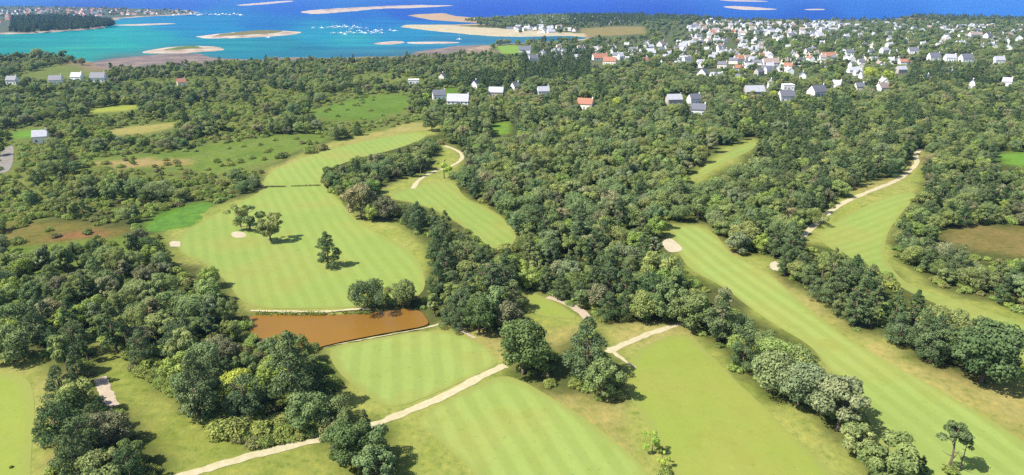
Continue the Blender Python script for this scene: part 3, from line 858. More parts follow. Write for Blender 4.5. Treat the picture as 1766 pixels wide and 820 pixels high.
PROTO = {
 'broadleaf_tree': [broadleaf(11, 4.3, 8.6, 30), broadleaf(12, 4.8, 9.2, 34), broadleaf(13, 3.7, 8.8, 26), broadleaf(14, 4.6, 7.8, 30), broadleaf(15, 4.0, 9.6, 28), broadleaf(16, 5.2, 8.8, 36), broadleaf(17, 3.0, 10.4, 24, zf=.58), broadleaf(18, 5.6, 7.2, 34, zf=.6), broadleaf(19, 4.4, 9.0, 17), broadleaf(20, 3.4, 6.6, 22), broadleaf(71, 4.2, 8.2, 28, mat=M['fresh_leaf']), broadleaf(72, 3.8, 7.6, 24, mat=M['grey_leaf'])],
 'pine_tree': [pine(21, 4.1, 12.0, 30), pine(22, 3.8, 13.0, 32), pine(23, 4.6, 11.4, 32), pine(24, 3.4, 12.4, 28), pine(25, 4.3, 13.2, 34), pine(26, 5.0, 10.4, 34, prof=lambda t: 1.0 - .55 * t * t, low=.2), pine(27, 3.0, 14.0, 24, low=.3)],
 'shrub': [bush(31, 2.1, 2.1, 13, M['shrub_leaf']), bush(32, 2.5, 1.9, 16, M['shrub_leaf']), bush(33, 1.7, 2.2, 10, M['shrub_leaf']), bush(34, 2.9, 2.4, 18, M['shrub_leaf']), bush(35, 2.3, 2.0, 14, M['fresh_leaf']), bush(36, 2.7, 1.7, 15, M['fresh_leaf'])],
 'cypress_tree': [pine(41, 2.6, 11.0, 34, prof=lambda t: 1.05 * (1 - t) ** .75 + .12, low=.12)],
 'umbrella_pine': [pine(51, 3.5, 13.0, 16, per=190, prof=lambda t: 1.0 - .5 * t, low=.74)],
 'sparse_tree': [broadleaf(61, 3.6, 9.0, 13, per=170), broadleaf(62, 3.2, 8.4, 10, per=170)],
}
SIZE = {'broadleaf_tree': (4.4, 8.8), 'pine_tree': (4.0, 12.4), 'shrub': (2.3, 2.1), 'cypress_tree': (2.6, 11.0), 'umbrella_pine': (3.2, 13.0), 'sparse_tree': (3.4, 8.7)}
PARTS = {'shrub': ('foliage', 'stem')}
FIRST = {}                                   # first placed foliage object of every prototype, for the far woods
def plant(kind, vi, x, y, s, rz, label, cat, group=None, leafmat=None, sxy=1.0, z=None):
    cr, tr = PROTO[kind][vi]
    zb = float(surf(x, y)) if z is None else z
    e = empty(kind, (x, y, zb), rz, (s * sxy, s * sxy, s))
    a, b = PARTS.get(kind, ('crown', 'trunk'))
    c = obj(a, cr, e); t = obj(b, tr, e)
    if leafmat:
        c.material_slots[0].link = 'OBJECT'; c.material_slots[0].material = leafmat
    elif (kind, vi) not in FIRST:
        FIRST[(kind, vi)] = c
    tag(e, label, cat, group)
    return e

# ------------------------------------------------------------------ houses (positions first: the trees keep clear of them)
M['white_wall'] = mat_simple('white_render', (0.80, 0.79, 0.77), (0.62, 0.61, 0.59), 0.25, bump=0)
M['cream_wall'] = mat_simple('cream_render', (0.74, 0.68, 0.56), (0.66, 0.60, 0.48), 0.6, bump=0)
M['stone_wall'] = mat_simple('granite_wall', (0.42, 0.38, 0.32), (0.30, 0.27, 0.23), 1.5)
M['slate'] = mat_simple('slate_roof', (0.085, 0.09, 0.11), (0.13, 0.13, 0.15), 1.2, 0.6, 0.3)
M['pale_slate'] = mat_simple('pale_slate_roof', (0.34, 0.34, 0.37), (0.24, 0.245, 0.27), 1.2, 0.6, 0.3)
M['tile'] = mat_simple('terracotta_roof', (0.24, 0.115, 0.075), (0.30, 0.15, 0.10), 1.2)
M['brown_roof'] = mat_simple('brown_tile_roof', (0.22, 0.17, 0.15), (0.28, 0.22, 0.20), 1.2)
M['glass'] = mat_simple('window_glass', (0.04, 0.05, 0.07), (0.06, 0.07, 0.09), 1.0, 0.1, 0.5, 0)
M['frame'] = mat_simple('painted_frame', (0.6, 0.6, 0.6), (0.5, 0.52, 0.55), 1.0, bump=0)
M['door'] = mat_simple('painted_door', (0.10, 0.14, 0.22), (0.14, 0.18, 0.26), 1.0, bump=0)
WALLS = {'w': 'white_wall', 'c': 'cream_wall', 's': 'stone_wall'}
ROOFS = {'s': 'slate', 'p': 'pale_slate', 't': 'tile', 'b': 'brown_roof'}
WNAME = {'w': 'white', 'c': 'cream', 's': 'grey stone'}
RNAME = {'s': 'dark slate', 'p': 'pale grey', 't': 'orange tiled', 'b': 'brown tiled'}
_hm = {}
def house_meshes(w, d, hw, hr, flat):
    """wall, roof, chimney, window frame, pane, door meshes; ridge along x"""
    key = (round(w, 1), round(d, 1), round(hw, 1), round(hr, 1), flat)
    if key in _hm: return _hm[key]
    a, b = w / 2, d / 2
    wm = MB()
    for (p, q) in (((-a, -b), (a, -b)), ((a, -b), (a, b)), ((a, b), (-a, b)), ((-a, b), (-a, -b))):
        wm.face([(p[0], p[1], -1.0), (q[0], q[1], -1.0), (q[0], q[1], hw), (p[0], p[1], hw)])
    rm = MB()
    if flat:
        rm.box(-a - .15, a + .15, -b - .15, b + .15, hw, hw + .45)
        cm = MB(); cm.box(a * .3, a * .3 + .9, -.5, .5, hw + .45, hw + 1.3)
    else:
        for sx_ in (-1, 1):
            wm.face([(sx_ * a, -b, hw), (sx_ * a, b, hw), (sx_ * a, 0, hw + hr)][::sx_])
        o = .35
        sl = hr / b
        for sy_ in (-1, 1):
            y0_, z0_ = sy_ * (b + o), hw - o * sl
            q = [(-a - .2, y0_, z0_ + .08), (a + .2, y0_, z0_ + .08), (a + .2, 0, hw + hr + .08), (-a - .2, 0, hw + hr + .08)]
            rm.face(q[::sy_ * -1]); up = [(x, y, z + .22) for x, y, z in q]
            rm.face(up[::sy_ * -1])
            for i in range(4):
                j = (i + 1) % 4
                rm.face([q[i], q[j], up[j], up[i]])
        cm = MB()
        cm.box(a - 1.0, a - .1, -.4, .4, hw + hr * .55, hw + hr + 1.3)
    fm = MB(); fm.box(-.62, .62, -.06, .06, 0, 1.5)
    pm = MB(); pm.box(-.5, .5, -.075, .075, .1, 1.4)
    dm = MB(); dm.box(-.5, .5, -.07, .07, 0, 2.1)
    _hm[key] = (wm, rm, cm, fm, pm, dm)
    return _hm[key]
_mc = {}
def cached(mb, name, mat):
    k = (id(mb), mat.name)
    if k not in _mc: _mc[k] = mb.mesh(name, mat)
    return _mc[k]
HOUSES = []                                  # (x, y, w, hw+hr) for the trees
def house(x, y, w, d, hw, hr, rz, wall, roof, label, cat='house', group=None, detail=True, flat=False, name='house'):
    wm, rm, cm, fm, pm, dm = house_meshes(w, d, hw, hr, flat)
    z = float(surf(x, y))
    HOUSES.append((x, y, max(w, d) / 2 + 1, hw + hr))
    if not detail:
        key = (round(w, 1), round(d, 1), round(hw, 1), round(hr, 1), flat, wall, roof)
        if key not in _mc:
            mb = MB()
            for src, mi in ((wm, 0), (rm, 1), (cm, 0)):
                b = len(mb.v); mb.v += src.v; mb.f += [tuple(b + i for i in f) for f in src.f]; mb.m += [mi] * len(src.f)
            _mc[key] = mb.mesh('house', M[WALLS[wall]], M[ROOFS[roof]])
        o = obj(name, _mc[key], None, (x, y, z)); o.rotation_euler = (0, 0, rz)
        return tag(o, label, cat, group)
    e = empty(name, (x, y, z), rz)
    obj('wall', cached(wm, 'wall', M[WALLS[wall]]), e)
    r = obj('roof', cached(rm, 'roof', M[ROOFS[roof]] if not flat else M['white_wall']), e)
    obj('chimney', cached(cm, 'chimney', M[WALLS[wall]]), r)
    fme = cached(fm, 'window', M['frame']); pme = cached(pm, 'pane', M['glass'])
    def win(px_, py_, pz, rot):
        o = obj('window', fme, e, (px_, py_, pz)); o.rotation_euler = (0, 0, rot)
        obj('pane', pme, o)
    n = max(2, int(w / 3.2))
    for fl in range(max(1, int(hw // 2.7))):
        for i in range(n):
            xx = -w / 2 + w * (i + .5) / n
            for sy_ in (-1, 1):
                if fl == 0 and i == n // 2:
                    if sy_ == -1: obj('door', cached(dm, 'door', M['door']), e, (xx, -d / 2, 0.02))
                    continue
                win(xx, sy_ * d / 2, .9 + fl * 2.7, 0)
        for sx_ in (-1, 1):
            win(sx_ * w / 2, -d * .2, .9 + fl * 2.7, math.pi / 2)
    return tag(e, label, cat, group)

# houses near enough to be told apart: base pixel, width px, wall, roof, turn, label
NEAR = [
 (1198,180,25,'w','s',18,0,'white gabled house with slate roof above the lower white house'),
 (1204,199,30,'w','s',-12,0,'lowest white house with slate roof on the wood edge'),
 (1163,181,30,'s','p',8,0,'long grey roofed house left of the white gable'),
 (1212,131,30,'w','s',70,0,'big white house with steep triangular gable in the trees'),
 (1302,164,40,'s','p',6,0,'wide grey roofed house among yellow green trees'),
 (1360,155,22,'w','s',0,1,'white cube shaped house with flat roof'),
 (1357,175,30,'w','s',5,0,'low white house with slate roof below the cube house'),
 (1411,167,34,'w','s',24,0,'white gabled house with broad slate roof facing left'),
 (1444,154,17,'w','p',-40,0,'small grey blue house behind a dark tree'),
 (1522,160,26,'w','b',30,0,'white gabled house with brownish roof by the right wood'),
 (1483,158,14,'c','s',0,0,'small half hidden house between dark trees'),
 (790,181,44,'w','p',-6,0,'long low building with pale roof above the central wood'),
 (757,173,26,'w','s',12,0,'blue grey roofed house left of the long pale building'),
 (713,146,21,'w','p',4,1,'white box shaped house at the meadow end'),
 (762,140,11,'c','s',80,0,'small cream gabled house behind the garden'),
 (819,154,13,'w','s',75,0,'tall narrow white gable beside dark pines'),
 (856,168,30,'s','p',-10,0,'stone house with pale roof right of the long building'),
 (889,158,14,'w','s',40,0,'small house half hidden by tall trees'),
 (1010,189,32,'c','t',-22,0,'house with orange tiled roof sunk in the wood'),
 (937,166,24,'w','p',10,0,'low white house in the wood above the orange roof'),
 (68,248,18,'c','p',20,0,'pale roofed house by the lawn at far left'),
 (20,146,20,'w','s',0,0,'leftmost white house below the point'),
 (95,146,24,'w','s',10,0,'white house left of the long roofs below the point'),
 (132,140,22,'w','p',-5,0,'white house second in the row below the point'),
 (168,142,28,'w','s',6,0,'white house at the right end of the row below the point'),
 (312,150,15,'c','t',30,0,'small pinkish house alone in the left woods'),
 (1330,113,32,'w','b',2,0,'large pale building with long roof in mid town'),
 (1310,131,18,'s','s',30,0,'dark slate house below the large pale building'),
 (1180,104,22,'w','p',0,1,'flat white building left of the town trees'),
 (1052,112,26,'c','t',-15,0,'house with pinkish roof at the town edge'),
 (1035,104,30,'w','t',8,0,'wide white house with tiled roof above the pines'),
 (920,107,18,'w','s',15,0,'white house left of the tall dark pines'),
 (905,90,24,'w','s',0,0,'white house beside the shore lawn'),
 (1141,80,20,'w','b',60,0,'tall pale pink house in the upper town'),
 (1555,127,20,'s','p',10,0,'grey roofed house under the right hand trees'),
 (1612,104,22,'w','s',4,0,'leftmost white house of the right hand row'),
 (1640,106,20,'w','p',-8,0,'white house second in the right hand row'),
 (1668,107,24,'w','s',6,0,'white house third in the right hand row'),
 (1724,110,20,'w','p',0,0,'pale roofed house at the right end of the row'),
 (1678,153,14,'w','s',55,0,'lone white house in the right hand wood'),
 (1738,149,14,'w','p',-30,0,'small white house near the right edge'),
 (1275,108,20,'w','t',10,0,'white house with tiled roof left of the large building'),
 (1246,118,18,'c','s',-20,0,'cream house between round trees'),
 (1430,101,34,'c','t',4,0,'long tiled row house in the upper right town'),
 (1465,96,16,'w','s',0,0,'white house beside the tiled row'),
 (1526,92,16,'w','p',20,0,'white house with pale roof in the middle of the right town'),
 (1576,93,18,'w','s',-10,0,'white house right of the pale roofed one'),
 (1680,63,18,'w','b',10,0,'white villa near the right hand shore'),
 (1705,66,16,'w','s',30,0,'second white villa near the right hand shore'),
]
HOUSE_OPEN = []
for (bx_, by_, wpx, wl, rf, rot, fl, lab) in NEAR:
    x, y = P(bx_, by_)
    sc_ = FOC / float(to_px(x, y, 0)[2])
    w = min(20, max(8.0, .85 * wpx / sc_ * (1.0 if abs(rot) < 45 else 1.25)))
    d = min(9.5, max(6.5, w * .62))
    hr = d * (.5 if wl != 'w' else .55)
    house(x, y + d * .4, w, d, 3.0 if w > 17 else 4.4, hr if not fl else .4, math.radians(rot), wl, rf, lab, 'house', 'houses among the trees', True, bool(fl))
    hp = (5 if not fl else 3) * sc_ * 1.25
    HOUSE_OPEN.append([(bx_ - wpx * .5 - 1, by_ - hp * .3), (bx_ + wpx * .5 + 1, by_ - hp * .3), (bx_ + wpx * .45, by_ - hp - 2), (bx_ - wpx * .45, by_ - hp - 2)])

# the town: smaller houses scattered in blocks
def world_in(poly, px_, py_): return inside(px_, py_, poly)
TOWN_ZONES = [
 ('of the seaside town', [(1215,36),(1330,41),(1420,40),(1470,40),(1450,56),(1420,66),(1340,72),(1320,95),(1240,100),(1180,98),(1130,96),(1060,92),(1040,86),(1080,76),(1150,72),(1200,62),(1180,48)], 20, 260),
 ('of the scattered right town', [(1470,40),(1560,42),(1700,44),(1766,46),(1850,46),(1850,80),(1700,90),(1560,98),(1440,100),(1340,98),(1350,74),(1430,66),(1460,56)], 30, 110),
 ('of the garden quarter', [(900,86),(1030,86),(1130,94),(1320,94),(1440,100),(1560,104),(1560,120),(1440,128),(1360,150),(1280,158),(1190,118),(1060,112),(900,98)], 27, 95),
 ('of the beach front', [(872,49),(905,46),(985,50),(1000,58),(975,60),(900,58),(872,56)], 17, 26),
 ('of the low headland', [(900,33),(1010,31),(1090,33),(1100,42),(1000,44),(900,44)], 46, 18),
 ('of the right hill', [(1440,112),(1640,112),(1640,140),(1560,150),(1450,150)], 52, 12),
 ('in the far white town across the bay', [(-150,20),(0,18),(110,16),(170,17),(330,22),(335,25),(250,27),(180,30),(110,30),(60,32),(0,44),(-150,46)], 46, 150),
]
hr_ = np.random.default_rng(99)
protoH = [(8, 6.2, 3.6, 3.2), (9.5, 6.5, 2.8, 3.4), (11, 7, 4.4, 3.0), (7, 6, 4.6, 3.6), (13, 7, 2.8, 3.2)]
TOWNH = []
for zi, (desc, poly, gap, nmax) in enumerate(TOWN_ZONES):
    wpoly = [P0(*p) for p in poly]
    x0, x1 = min(p[0] for p in wpoly), max(p[0] for p in wpoly)
    y0, y1 = min(p[1] for p in wpoly), max(p[1] for p in wpoly)
    cand = []
    for yy in np.arange(y0, y1, gap * (1.0 if zi != 6 else 1.3)):
        for xx in np.arange(x0, x1, gap):
            cand.append((xx + hr_.uniform(-.42, .42) * gap, yy + hr_.uniform(-.42, .42) * gap))
    cand = np.array(cand)
    ok = inside(cand[:, 0], cand[:, 1], wpoly)
    cx_, cy_, _ = to_px(cand[:, 0], cand[:, 1], 0)
    for k in ('town_field', 'shore_lawn'):
        ok &= ~inside(cx_, cy_, OPEN[k])
    for q in HOUSE_OPEN:
        ok &= ~inside(cx_, cy_, q)
    cand = cand[ok]
    hr_.shuffle(cand)
    cqx = to_px(cand[:, 0], cand[:, 1], 0)[0]
    cand = cand[(cqx > -150) & (cqx < 1800)] if zi == 6 else cand[(cqx > 0) & (cqx < 1764)]
    far_mb = MB()
    for (x, y) in cand[:nmax]:
        if any(abs(x - a) < 12 and abs(y - b) < 12 for a, b, _, _ in HOUSES[-400:]): continue
        pi_ = int(hr_.integers(0, 5))
        w, d, hw, hh = protoH[pi_]
        wl = str(hr_.choice(['w', 'w', 'w', 'w', 'c'])); rf = str(hr_.choice(['s', 'p', 't', 'b'], p=[.30, .50, .07, .13]))
        k_ = 1.0 if math.hypot(x, y) < 1500 else 1.3
        rz = float(hr_.choice([0, .3, 1.2, 1.57, -.4]))
        if zi == 6:                          # too small to tell apart: the far town is one mass
            wm, rm, cm, *_r = house_meshes(w * 1.35, d * 1.35, hw, hh * 1.35, False)
            ca_, sa_ = math.cos(rz), math.sin(rz)
            for src, mi in ((wm, 0), (rm, 1 if rf in 'sb' else 2)):
                b0 = len(far_mb.v)
                far_mb.v += [(x + p[0] * ca_ - p[1] * sa_, y + p[0] * sa_ + p[1] * ca_, 1.0 + p[2]) for p in src.v]
                far_mb.f += [tuple(b0 + i for i in f) for f in src.f]; far_mb.m += [mi] * len(src.f)
            continue
        # distant houses are a few pixels across: one mesh, two materials
        TOWNH.append((x, y, w * k_, d * k_, hw, hh * k_, rz, wl, rf, desc, pi_))
    if zi == 6:
        tag(obj('far_town', far_mb.mesh('far_town', M['white_wall'], M['slate'], M['tile'])), 'white houses of the far town across the bay', 'town', None, 'stuff')
TOWNH.sort(key=lambda h: math.hypot(h[0], h[1]))
rest_mb = MB()
for (x, y, w, d, hw, hh, rz, wl, rf, desc, pi_) in TOWNH[250:]:
    wm, rm, cm, *_r = house_meshes(w, d, hw, hh, False)
    ca_, sa_ = math.cos(rz), math.sin(rz)
    HOUSES.append((x, y, max(w, d) / 2 + 1, hw + hh))
    for src, mi in ((wm, 0 if wl == 'w' else 4), (rm, {'s': 1, 'p': 2, 't': 3, 'b': 3}[rf])):
        b0 = len(rest_mb.v)
        rest_mb.v += [(x + p[0] * ca_ - p[1] * sa_, y + p[0] * sa_ + p[1] * ca_, p[2]) for p in src.v]
        rest_mb.f += [tuple(b0 + i for i in f) for f in src.f]; rest_mb.m += [mi] * len(src.f)
if TOWNH[250:]:
    tag(obj('town_roofs', rest_mb.mesh('town_roofs', M['white_wall'], M['slate'], M['pale_slate'], M['brown_roof'], M['cream_wall'])), 'farthest small houses of the seaside town', 'town', None, 'stuff')
TOWNH = TOWNH[:250]
PSHAPE = ['', 'low ', 'broad ', 'tall ', 'long ']
for di, desc in enumerate([z[0] for z in TOWN_ZONES]):
    hs = [h for h in TOWNH if h[9] == desc]
    if not hs: continue
    qx3 = np.array([float(to_px(h[0], h[1], 0)[0]) for h in hs]); qy3 = np.array([float(to_px(h[0], h[1], 0)[1]) for h in hs])
    oxr = np.argsort(np.argsort(qx3)) / len(hs); oyr = np.argsort(np.argsort(qy3)) / len(hs)
    for q, h in enumerate(hs):
        hx = ['far left', 'left', 'middle', 'right', 'far right'][int(oxr[q] * 4.99)]
        hy = ['back', 'centre', 'front'][int(oyr[q] * 2.99)]
        turn = 'gable on' if 1.0 < h[6] < 1.6 else 'side on'
        house(*h[:9], f'{PSHAPE[h[10]]}{WNAME[h[7]]} house, {RNAME[h[8]]} roof, {turn}, {hx} {hy} {desc}', 'house', 'houses ' + desc, False)

# ------------------------------------------------------------------ single trees one can point at
def at_h(bx_, by_, hpx):
    x, y = P(bx_, by_)
    dep_ = float(to_px(x, y, 0)[2])
    return x, y, hpx * dep_ / FOC / math.cos(math.atan2(CAM_H, y))
SINGLE = [
 (415,392,40,'sparse_tree',0,None,'left tree of the open pair standing on the left fairway'),
 (431,397,49,'sparse_tree',1,None,'right tree of the open pair standing on the left fairway'),
 (467,416,50,'broadleaf_tree',2,None,'round lone tree right of the pair on the left fairway'),
 (566,461,62,'pine_tree',0,None,'lone ragged pine on the fairway above the pond'),
 (745,226,34,'broadleaf_tree',0,None,'lone tree at the far end of the left fairway'),
 (766,308,38,'sparse_tree',1,M['bright_leaf'],'thin lone tree beside the hooked path'),
 (1306,280,40,'cypress_tree',0,None,'dark pointed tree at the end of the small distant fairway'),
 (1012,650,104,'pine_tree',2,None,'tallest dark pine of the centre foreground group'),
 (1634,816,76,'umbrella_pine',0,None,'tall bare trunked umbrella pine at lower right'),
 (1586,818,30,'cypress_tree',0,None,'small pointed conifer left of the umbrella pine'),
 (1124,783,36,'sparse_tree',0,M['bright_leaf'],'thin young tree on the tan rough at bottom centre'),
 (1141,806,30,'sparse_tree',1,M['bright_leaf'],'second thin young tree on the tan rough near the bottom edge'),
 (668,380,40,'broadleaf_tree',0,M['grey_leaf'],'grey leafless looking tree beside the middle clump'),
 (622,374,60,'broadleaf_tree',4,None,'broad tree at the lower end of the middle clump'),
 (24,624,62,'broadleaf_tree',3,None,'tree standing alone at the left edge above the corner fairway'),
 (630,748,40,'cypress_tree',0,None,'pointed dark conifer on the clump beside the sandy path'),
 (634,532,52,'broadleaf_tree',7,M['pine_leaf'],'spreading dark tree on the pond bank'),
 (696,527,42,'broadleaf_tree',1,None,'grey green tree right of the spreading one on the pond bank'),
 (1692,660,102,'broadleaf_tree',1,M['pine_leaf'],'largest dark rounded tree at the near end of the right row'),
 (1606,628,84,'pine_tree',0,None,'tall tree left of the largest one in the right row'),
 (508,706,116,'pine_tree',4,None,'tallest dark pine at the right corner of the left wood'),
 (345,728,104,'pine_tree',1,None,'tall dark pine above the rough by the sandy path'),
 (150,800,84,'pine_tree',5,None,'spreading dark pine at the bottom of the left belt'),
 (532,735,60,'broadleaf_tree',3,None,'rounded olive tree in front of the tallest pine of the left wood'),
 (902,645,84,'broadleaf_tree',1,None,'rounded olive tree at the left end of the centre foreground group'),
 (1034,686,62,'broadleaf_tree',4,None,'rounded tree at the right end of the centre foreground group'),
 (1444,742,84,'broadleaf_tree',4,None,'tall olive tree at the top of the bottom right line'),
 (1476,782,62,'broadleaf_tree',9,None,'rounded darker tree in the middle of the bottom right line'),
 (1420,706,52,'broadleaf_tree',0,None,'dark low tree where the bottom right line begins'),
 (1520,838,82,'broadleaf_tree',2,None,'round olive tree at the lower end of the bottom right line'),
 (1376,700,72,'broadleaf_tree',1,None,'large rounded tree ending the belt beside the olive fairway'),
 (1330,676,66,'broadleaf_tree',5,None,'rounded tree second from the end of the belt beside the olive fairway'),
 (602,800,72,'broadleaf_tree',3,None,'olive tree in the middle of the clump beside the sandy path'),
 (640,800,58,'broadleaf_tree',0,None,'darker tree at the right side of the clump beside the sandy path'),
 (652,842,64,'broadleaf_tree',2,None,'tree at the bottom edge of the clump beside the sandy path'),
 (578,772,44,'broadleaf_tree',9,None,'small tree at the left end of the clump beside the sandy path'),
 (112,700,70,'pine_tree',2,None,'dark tree half way down the left belt'),
 (118,650,62,'broadleaf_tree',6,None,'green tree at the upper part of the left belt'),
 (106,772,84,'pine_tree',5,None,'wide dark tree on the corner fairway side of the left belt'),
 (222,806,56,'broadleaf_tree',9,None,'tree casting a long shadow at the bottom of the left belt'),
 (128,742,62,'broadleaf_tree',8,None,'loose olive tree above the spreading pine of the left belt'),
 (190,770,58,'broadleaf_tree',3,M['grey_leaf'],'greyish thin tree beside the spreading pine of the left belt'),
 (1062,190,22,'broadleaf_tree',1,M['bright_leaf'],'yellow green tree above the orange roofed house'),
 (1280,182,18,'broadleaf_tree',2,M['bright_leaf'],'yellow green tree right of the white gabled house'),
 (1500,138,22,'broadleaf_tree',5,M['bright_leaf'],'left of two lime green trees in the right town'),
 (1530,142,20,'broadleaf_tree',0,M['bright_leaf'],'right of two lime green trees in the right town'),
 (1335,172,16,'broadleaf_tree',4,M['bright_leaf'],'lime green tree left of the cube house'),
 (735,176,16,'broadleaf_tree',2,M['bright_leaf'],'lime green tree left of the blue grey house'),
 (834,168,16,'broadleaf_tree',0,M['bright_leaf'],'yellowish tree beside the narrow white gable'),
 (1276,150,20,'broadleaf_tree',3,M['bright_leaf'],'yellow green tree left of the wide grey roof'),
 (412,690,46,'broadleaf_tree',5,M['bright_leaf'],'bright green tree inside the wood above the sandy path'),
 (436,702,38,'broadleaf_tree',1,M['bright_leaf'],'smaller bright green tree beside the dark pine in the left wood'),
 (34,106,16,'broadleaf_tree',1,None,'leftmost round tree on the shore point'),
 (66,104,20,'broadleaf_tree',5,None,'broad middle tree on the shore point'),
 (84,104,16,'broadleaf_tree',3,None,'small tree touching the broad one on the shore point'),
 (110,104,18,'broadleaf_tree',2,None,'rightmost round tree on the shore point'),
 (280,128,16,'broadleaf_tree',0,None,'dark round tree against the tidal flat'),
 (340,126,18,'broadleaf_tree',1,None,'broad tree on the near shore left of centre'),
]
SINGLE_W = []
for (bx_, by_, hpx, kind, vi, lm, lab) in SINGLE:
    x, y, hm = at_h(bx_, by_, hpx)
    s = hm / SIZE[kind][1]
    SINGLE_W.append((x, y, SIZE[kind][0] * s * .7))
    sxy = {'pine_tree': 1.0}.get(kind, 1.0)
    if lab.startswith('lone ragged'): sxy = 1.1
    if 'open pair' in lab: sxy = 1.25
    if 'young' in lab: sxy = 0.8
    if 'umbrella' in lab: sxy = 1.15
    if 'spreading dark tree' in lab: sxy = .8
    plant(kind, vi, x, y, s, random.uniform(0, 6.28), lab, 'tree', None, lm, sxy)
x, y = P(1648, 812)
plant('umbrella_pine', 0, x + 1.2, y + .6, .62, 2.1, 'shorter umbrella pine leaning against the tall one at lower right', 'tree', None, None, .8)
SHRUBS = [(20,807,.28,'tiny dark shrub alone on the corner fairway'),(1636,818,1.1,'shrub at the foot of the umbrella pine'),(1143,818,.7,'small round shrub at the bottom edge below the young trees'),
 (484,273,1.7,'round bush on the meadow side of the left fairway'),(538,264,1.8,'left of two round bushes beside the far left fairway'),(556,259,1.9,'right of two round bushes beside the far left fairway'),
 (466,543,.5,'small reedy bush at the left end of the pond rim'),(1047,689,.8,'dark shrub in the shade right of the centre foreground group'),(1135,776,.5,'low shrub between the thin young trees')]
for bx_, by_, s, lab in SHRUBS:
    x, y = P(bx_, by_)
    plant('shrub', random.randrange(4), x, y, s, random.uniform(0, 6), lab, 'shrub')
    SINGLE_W.append((x, y, 1.5))

# ------------------------------------------------------------------ woods: scatter
bands = [(62, 300, 4.3), (300, 450, 4.9), (450, 700, 6.0), (700, 1150, 8.5), (1150, 2500, 13.0), (2500, 4300, 26.0)]
px_l = []
rs = np.random.default_rng(5)
for (a, b, s) in bands:
    hwid = b * 0.95 + 60
    u, v = np.meshgrid(np.arange(-hwid, hwid, s), np.arange(a, b, s))
    u = u.ravel() + rs.uniform(-.42, .42, u.size) * s; v = v.ravel() + rs.uniform(-.42, .42, v.size) * s
    px_l.append(np.stack([u, v, np.full(u.size, s)], 1))
T = np.concatenate(px_l)
tx, ty, tsp = T[:, 0], T[:, 1], T[:, 2]
bpx, basey, bdep = to_px(tx, ty, 0.0)
ok = (bpx > -230) & (bpx < 2000) & (basey < 900)
tx, ty, tsp, bpx, basey, bdep = [q[ok] for q in (tx, ty, tsp, bpx, basey, bdep)]
r1, r2, r3, r4 = [rs.uniform(0, 1, len(tx)) for _ in range(4)]
clump = fnoise(tx / 26, ty / 26, 71)
# kind: 0 broadleaf, 1 pine, 2 shrub
pp = np.full(len(tx), 0.12); ps = np.full(len(tx), 0.16); size = np.full(len(tx), 1.0); dens = np.ones(len(tx))
def reg(poly): return inside(bpx, basey, poly)
for poly, pv, sv, zv in [
  ([(-300,100),(800,100),(830,160),(760,215),(560,240),(450,300),(-300,300)], .10, .22, .86),
  ([(-300,225),(160,225),(450,285),(455,335),(330,370),(-300,385)], .08, .26, .84),
  ([(-300,348),(240,356),(300,345),(370,348),(345,392),(270,412),(170,424),(-300,428)], .02, .85, .8),
  ([(-300,424),(180,416),(300,445),(420,540),(440,585),(200,590),(-300,570)], .08, .32, .84),
  ([(180,585),(440,585),(560,590),(600,660),(560,745),(430,770),(300,705)], .28, .22, .95),
  ([(-300,560),(60,560),(165,620),(160,670),(270,760),(265,900),(80,900),(100,720),(105,660),(30,610),(-300,600)], .5, .2, .92),
  ([(210,615),(300,655),(335,700),(440,735),(545,735),(540,768),(430,780),(300,712)], .0, .9, 1.1),
  ([(590,475),(745,480),(690,345),(760,350),(830,385),(900,430),(925,490),(905,565),(880,600),(770,570),(735,560)], .72, .08, 1.0),
  ([(550,230),(770,225),(770,300),(700,350),(690,385),(640,385),(550,335)], .22, .08, .86),
  ([(880,380),(1180,420),(1180,560),(1000,560),(900,490)], .42, .10, .92),
  ([(1120,470),(1250,490),(1430,600),(1420,710),(1300,700),(1235,615),(1120,560)], .18, .10, 1.12),
  ([(1325,400),(1500,435),(1570,500),(1640,545),(1750,560),(1755,670),(1640,665),(1470,585),(1330,466)], .72, .10, .98),
  ([(1290,185),(1600,180),(1600,300),(1470,330),(1380,410),(1280,330)], .45, .10, .92),
  ([(1535,330),(1766,295),(2000,300),(2000,570),(1740,545),(1600,500),(1530,440)], .25, .40, .78),
  ([(1600,150),(2000,150),(2000,300),(1600,300)], .2, .25, .8),
  ([(890,92),(1010,88),(1040,120),(1010,150),(900,145)], .9, .02, .95),
  ([(1555,115),(1700,112),(1720,150),(1560,160)], .8, .05, .9),
  ([(975,26),(1110,26),(1115,44),(985,46)], .9, .02, 1.0),
  ([(1110,26),(2000,26),(2000,40),(1110,40)], .6, .15, .85),
  ([(780,140),(900,130),(910,165),(800,160)], .8, .05, .95),
  ([(870,640),(870,560),(1085,560),(1085,700),(1000,690)], .35, .12, 1.05),
  ([(1400,655),(1490,665),(1570,830),(1570,900),(1440,900)], .15, .20, .72),
  ([(540,700),(700,735),(720,900),(560,900)], .1, .12, .85)]:
    m = reg(poly); pp[m] = pv; ps[m] = sv; size[m] = zv
intown = reg(TOWN)
dens[intown] = 0.42
dens[reg([(1090,40),(1470,38),(1450,66),(1340,75),(1300,98),(1060,92)])] = 0.22
dens[reg([(1330,100),(1400,85),(1560,55),(1700,70),(1766,80),(1766,125),(1600,125),(1450,120)])] = 0.4
dens[reg([(1110,26),(2000,26),(2000,44),(1110,44)])] = np.where(fnoise(tx / 90, ty / 200, 87) > .5, .9, .2)[reg([(1110,26),(2000,26),(2000,44),(1110,44)])]
dens[reg([(860,45),(1000,45),(1000,70),(860,70)])] = 0.08
dens[reg([(-300,348),(240,356),(300,345),(370,348),(345,392),(270,412),(170,424),(-300,428)])] = .55
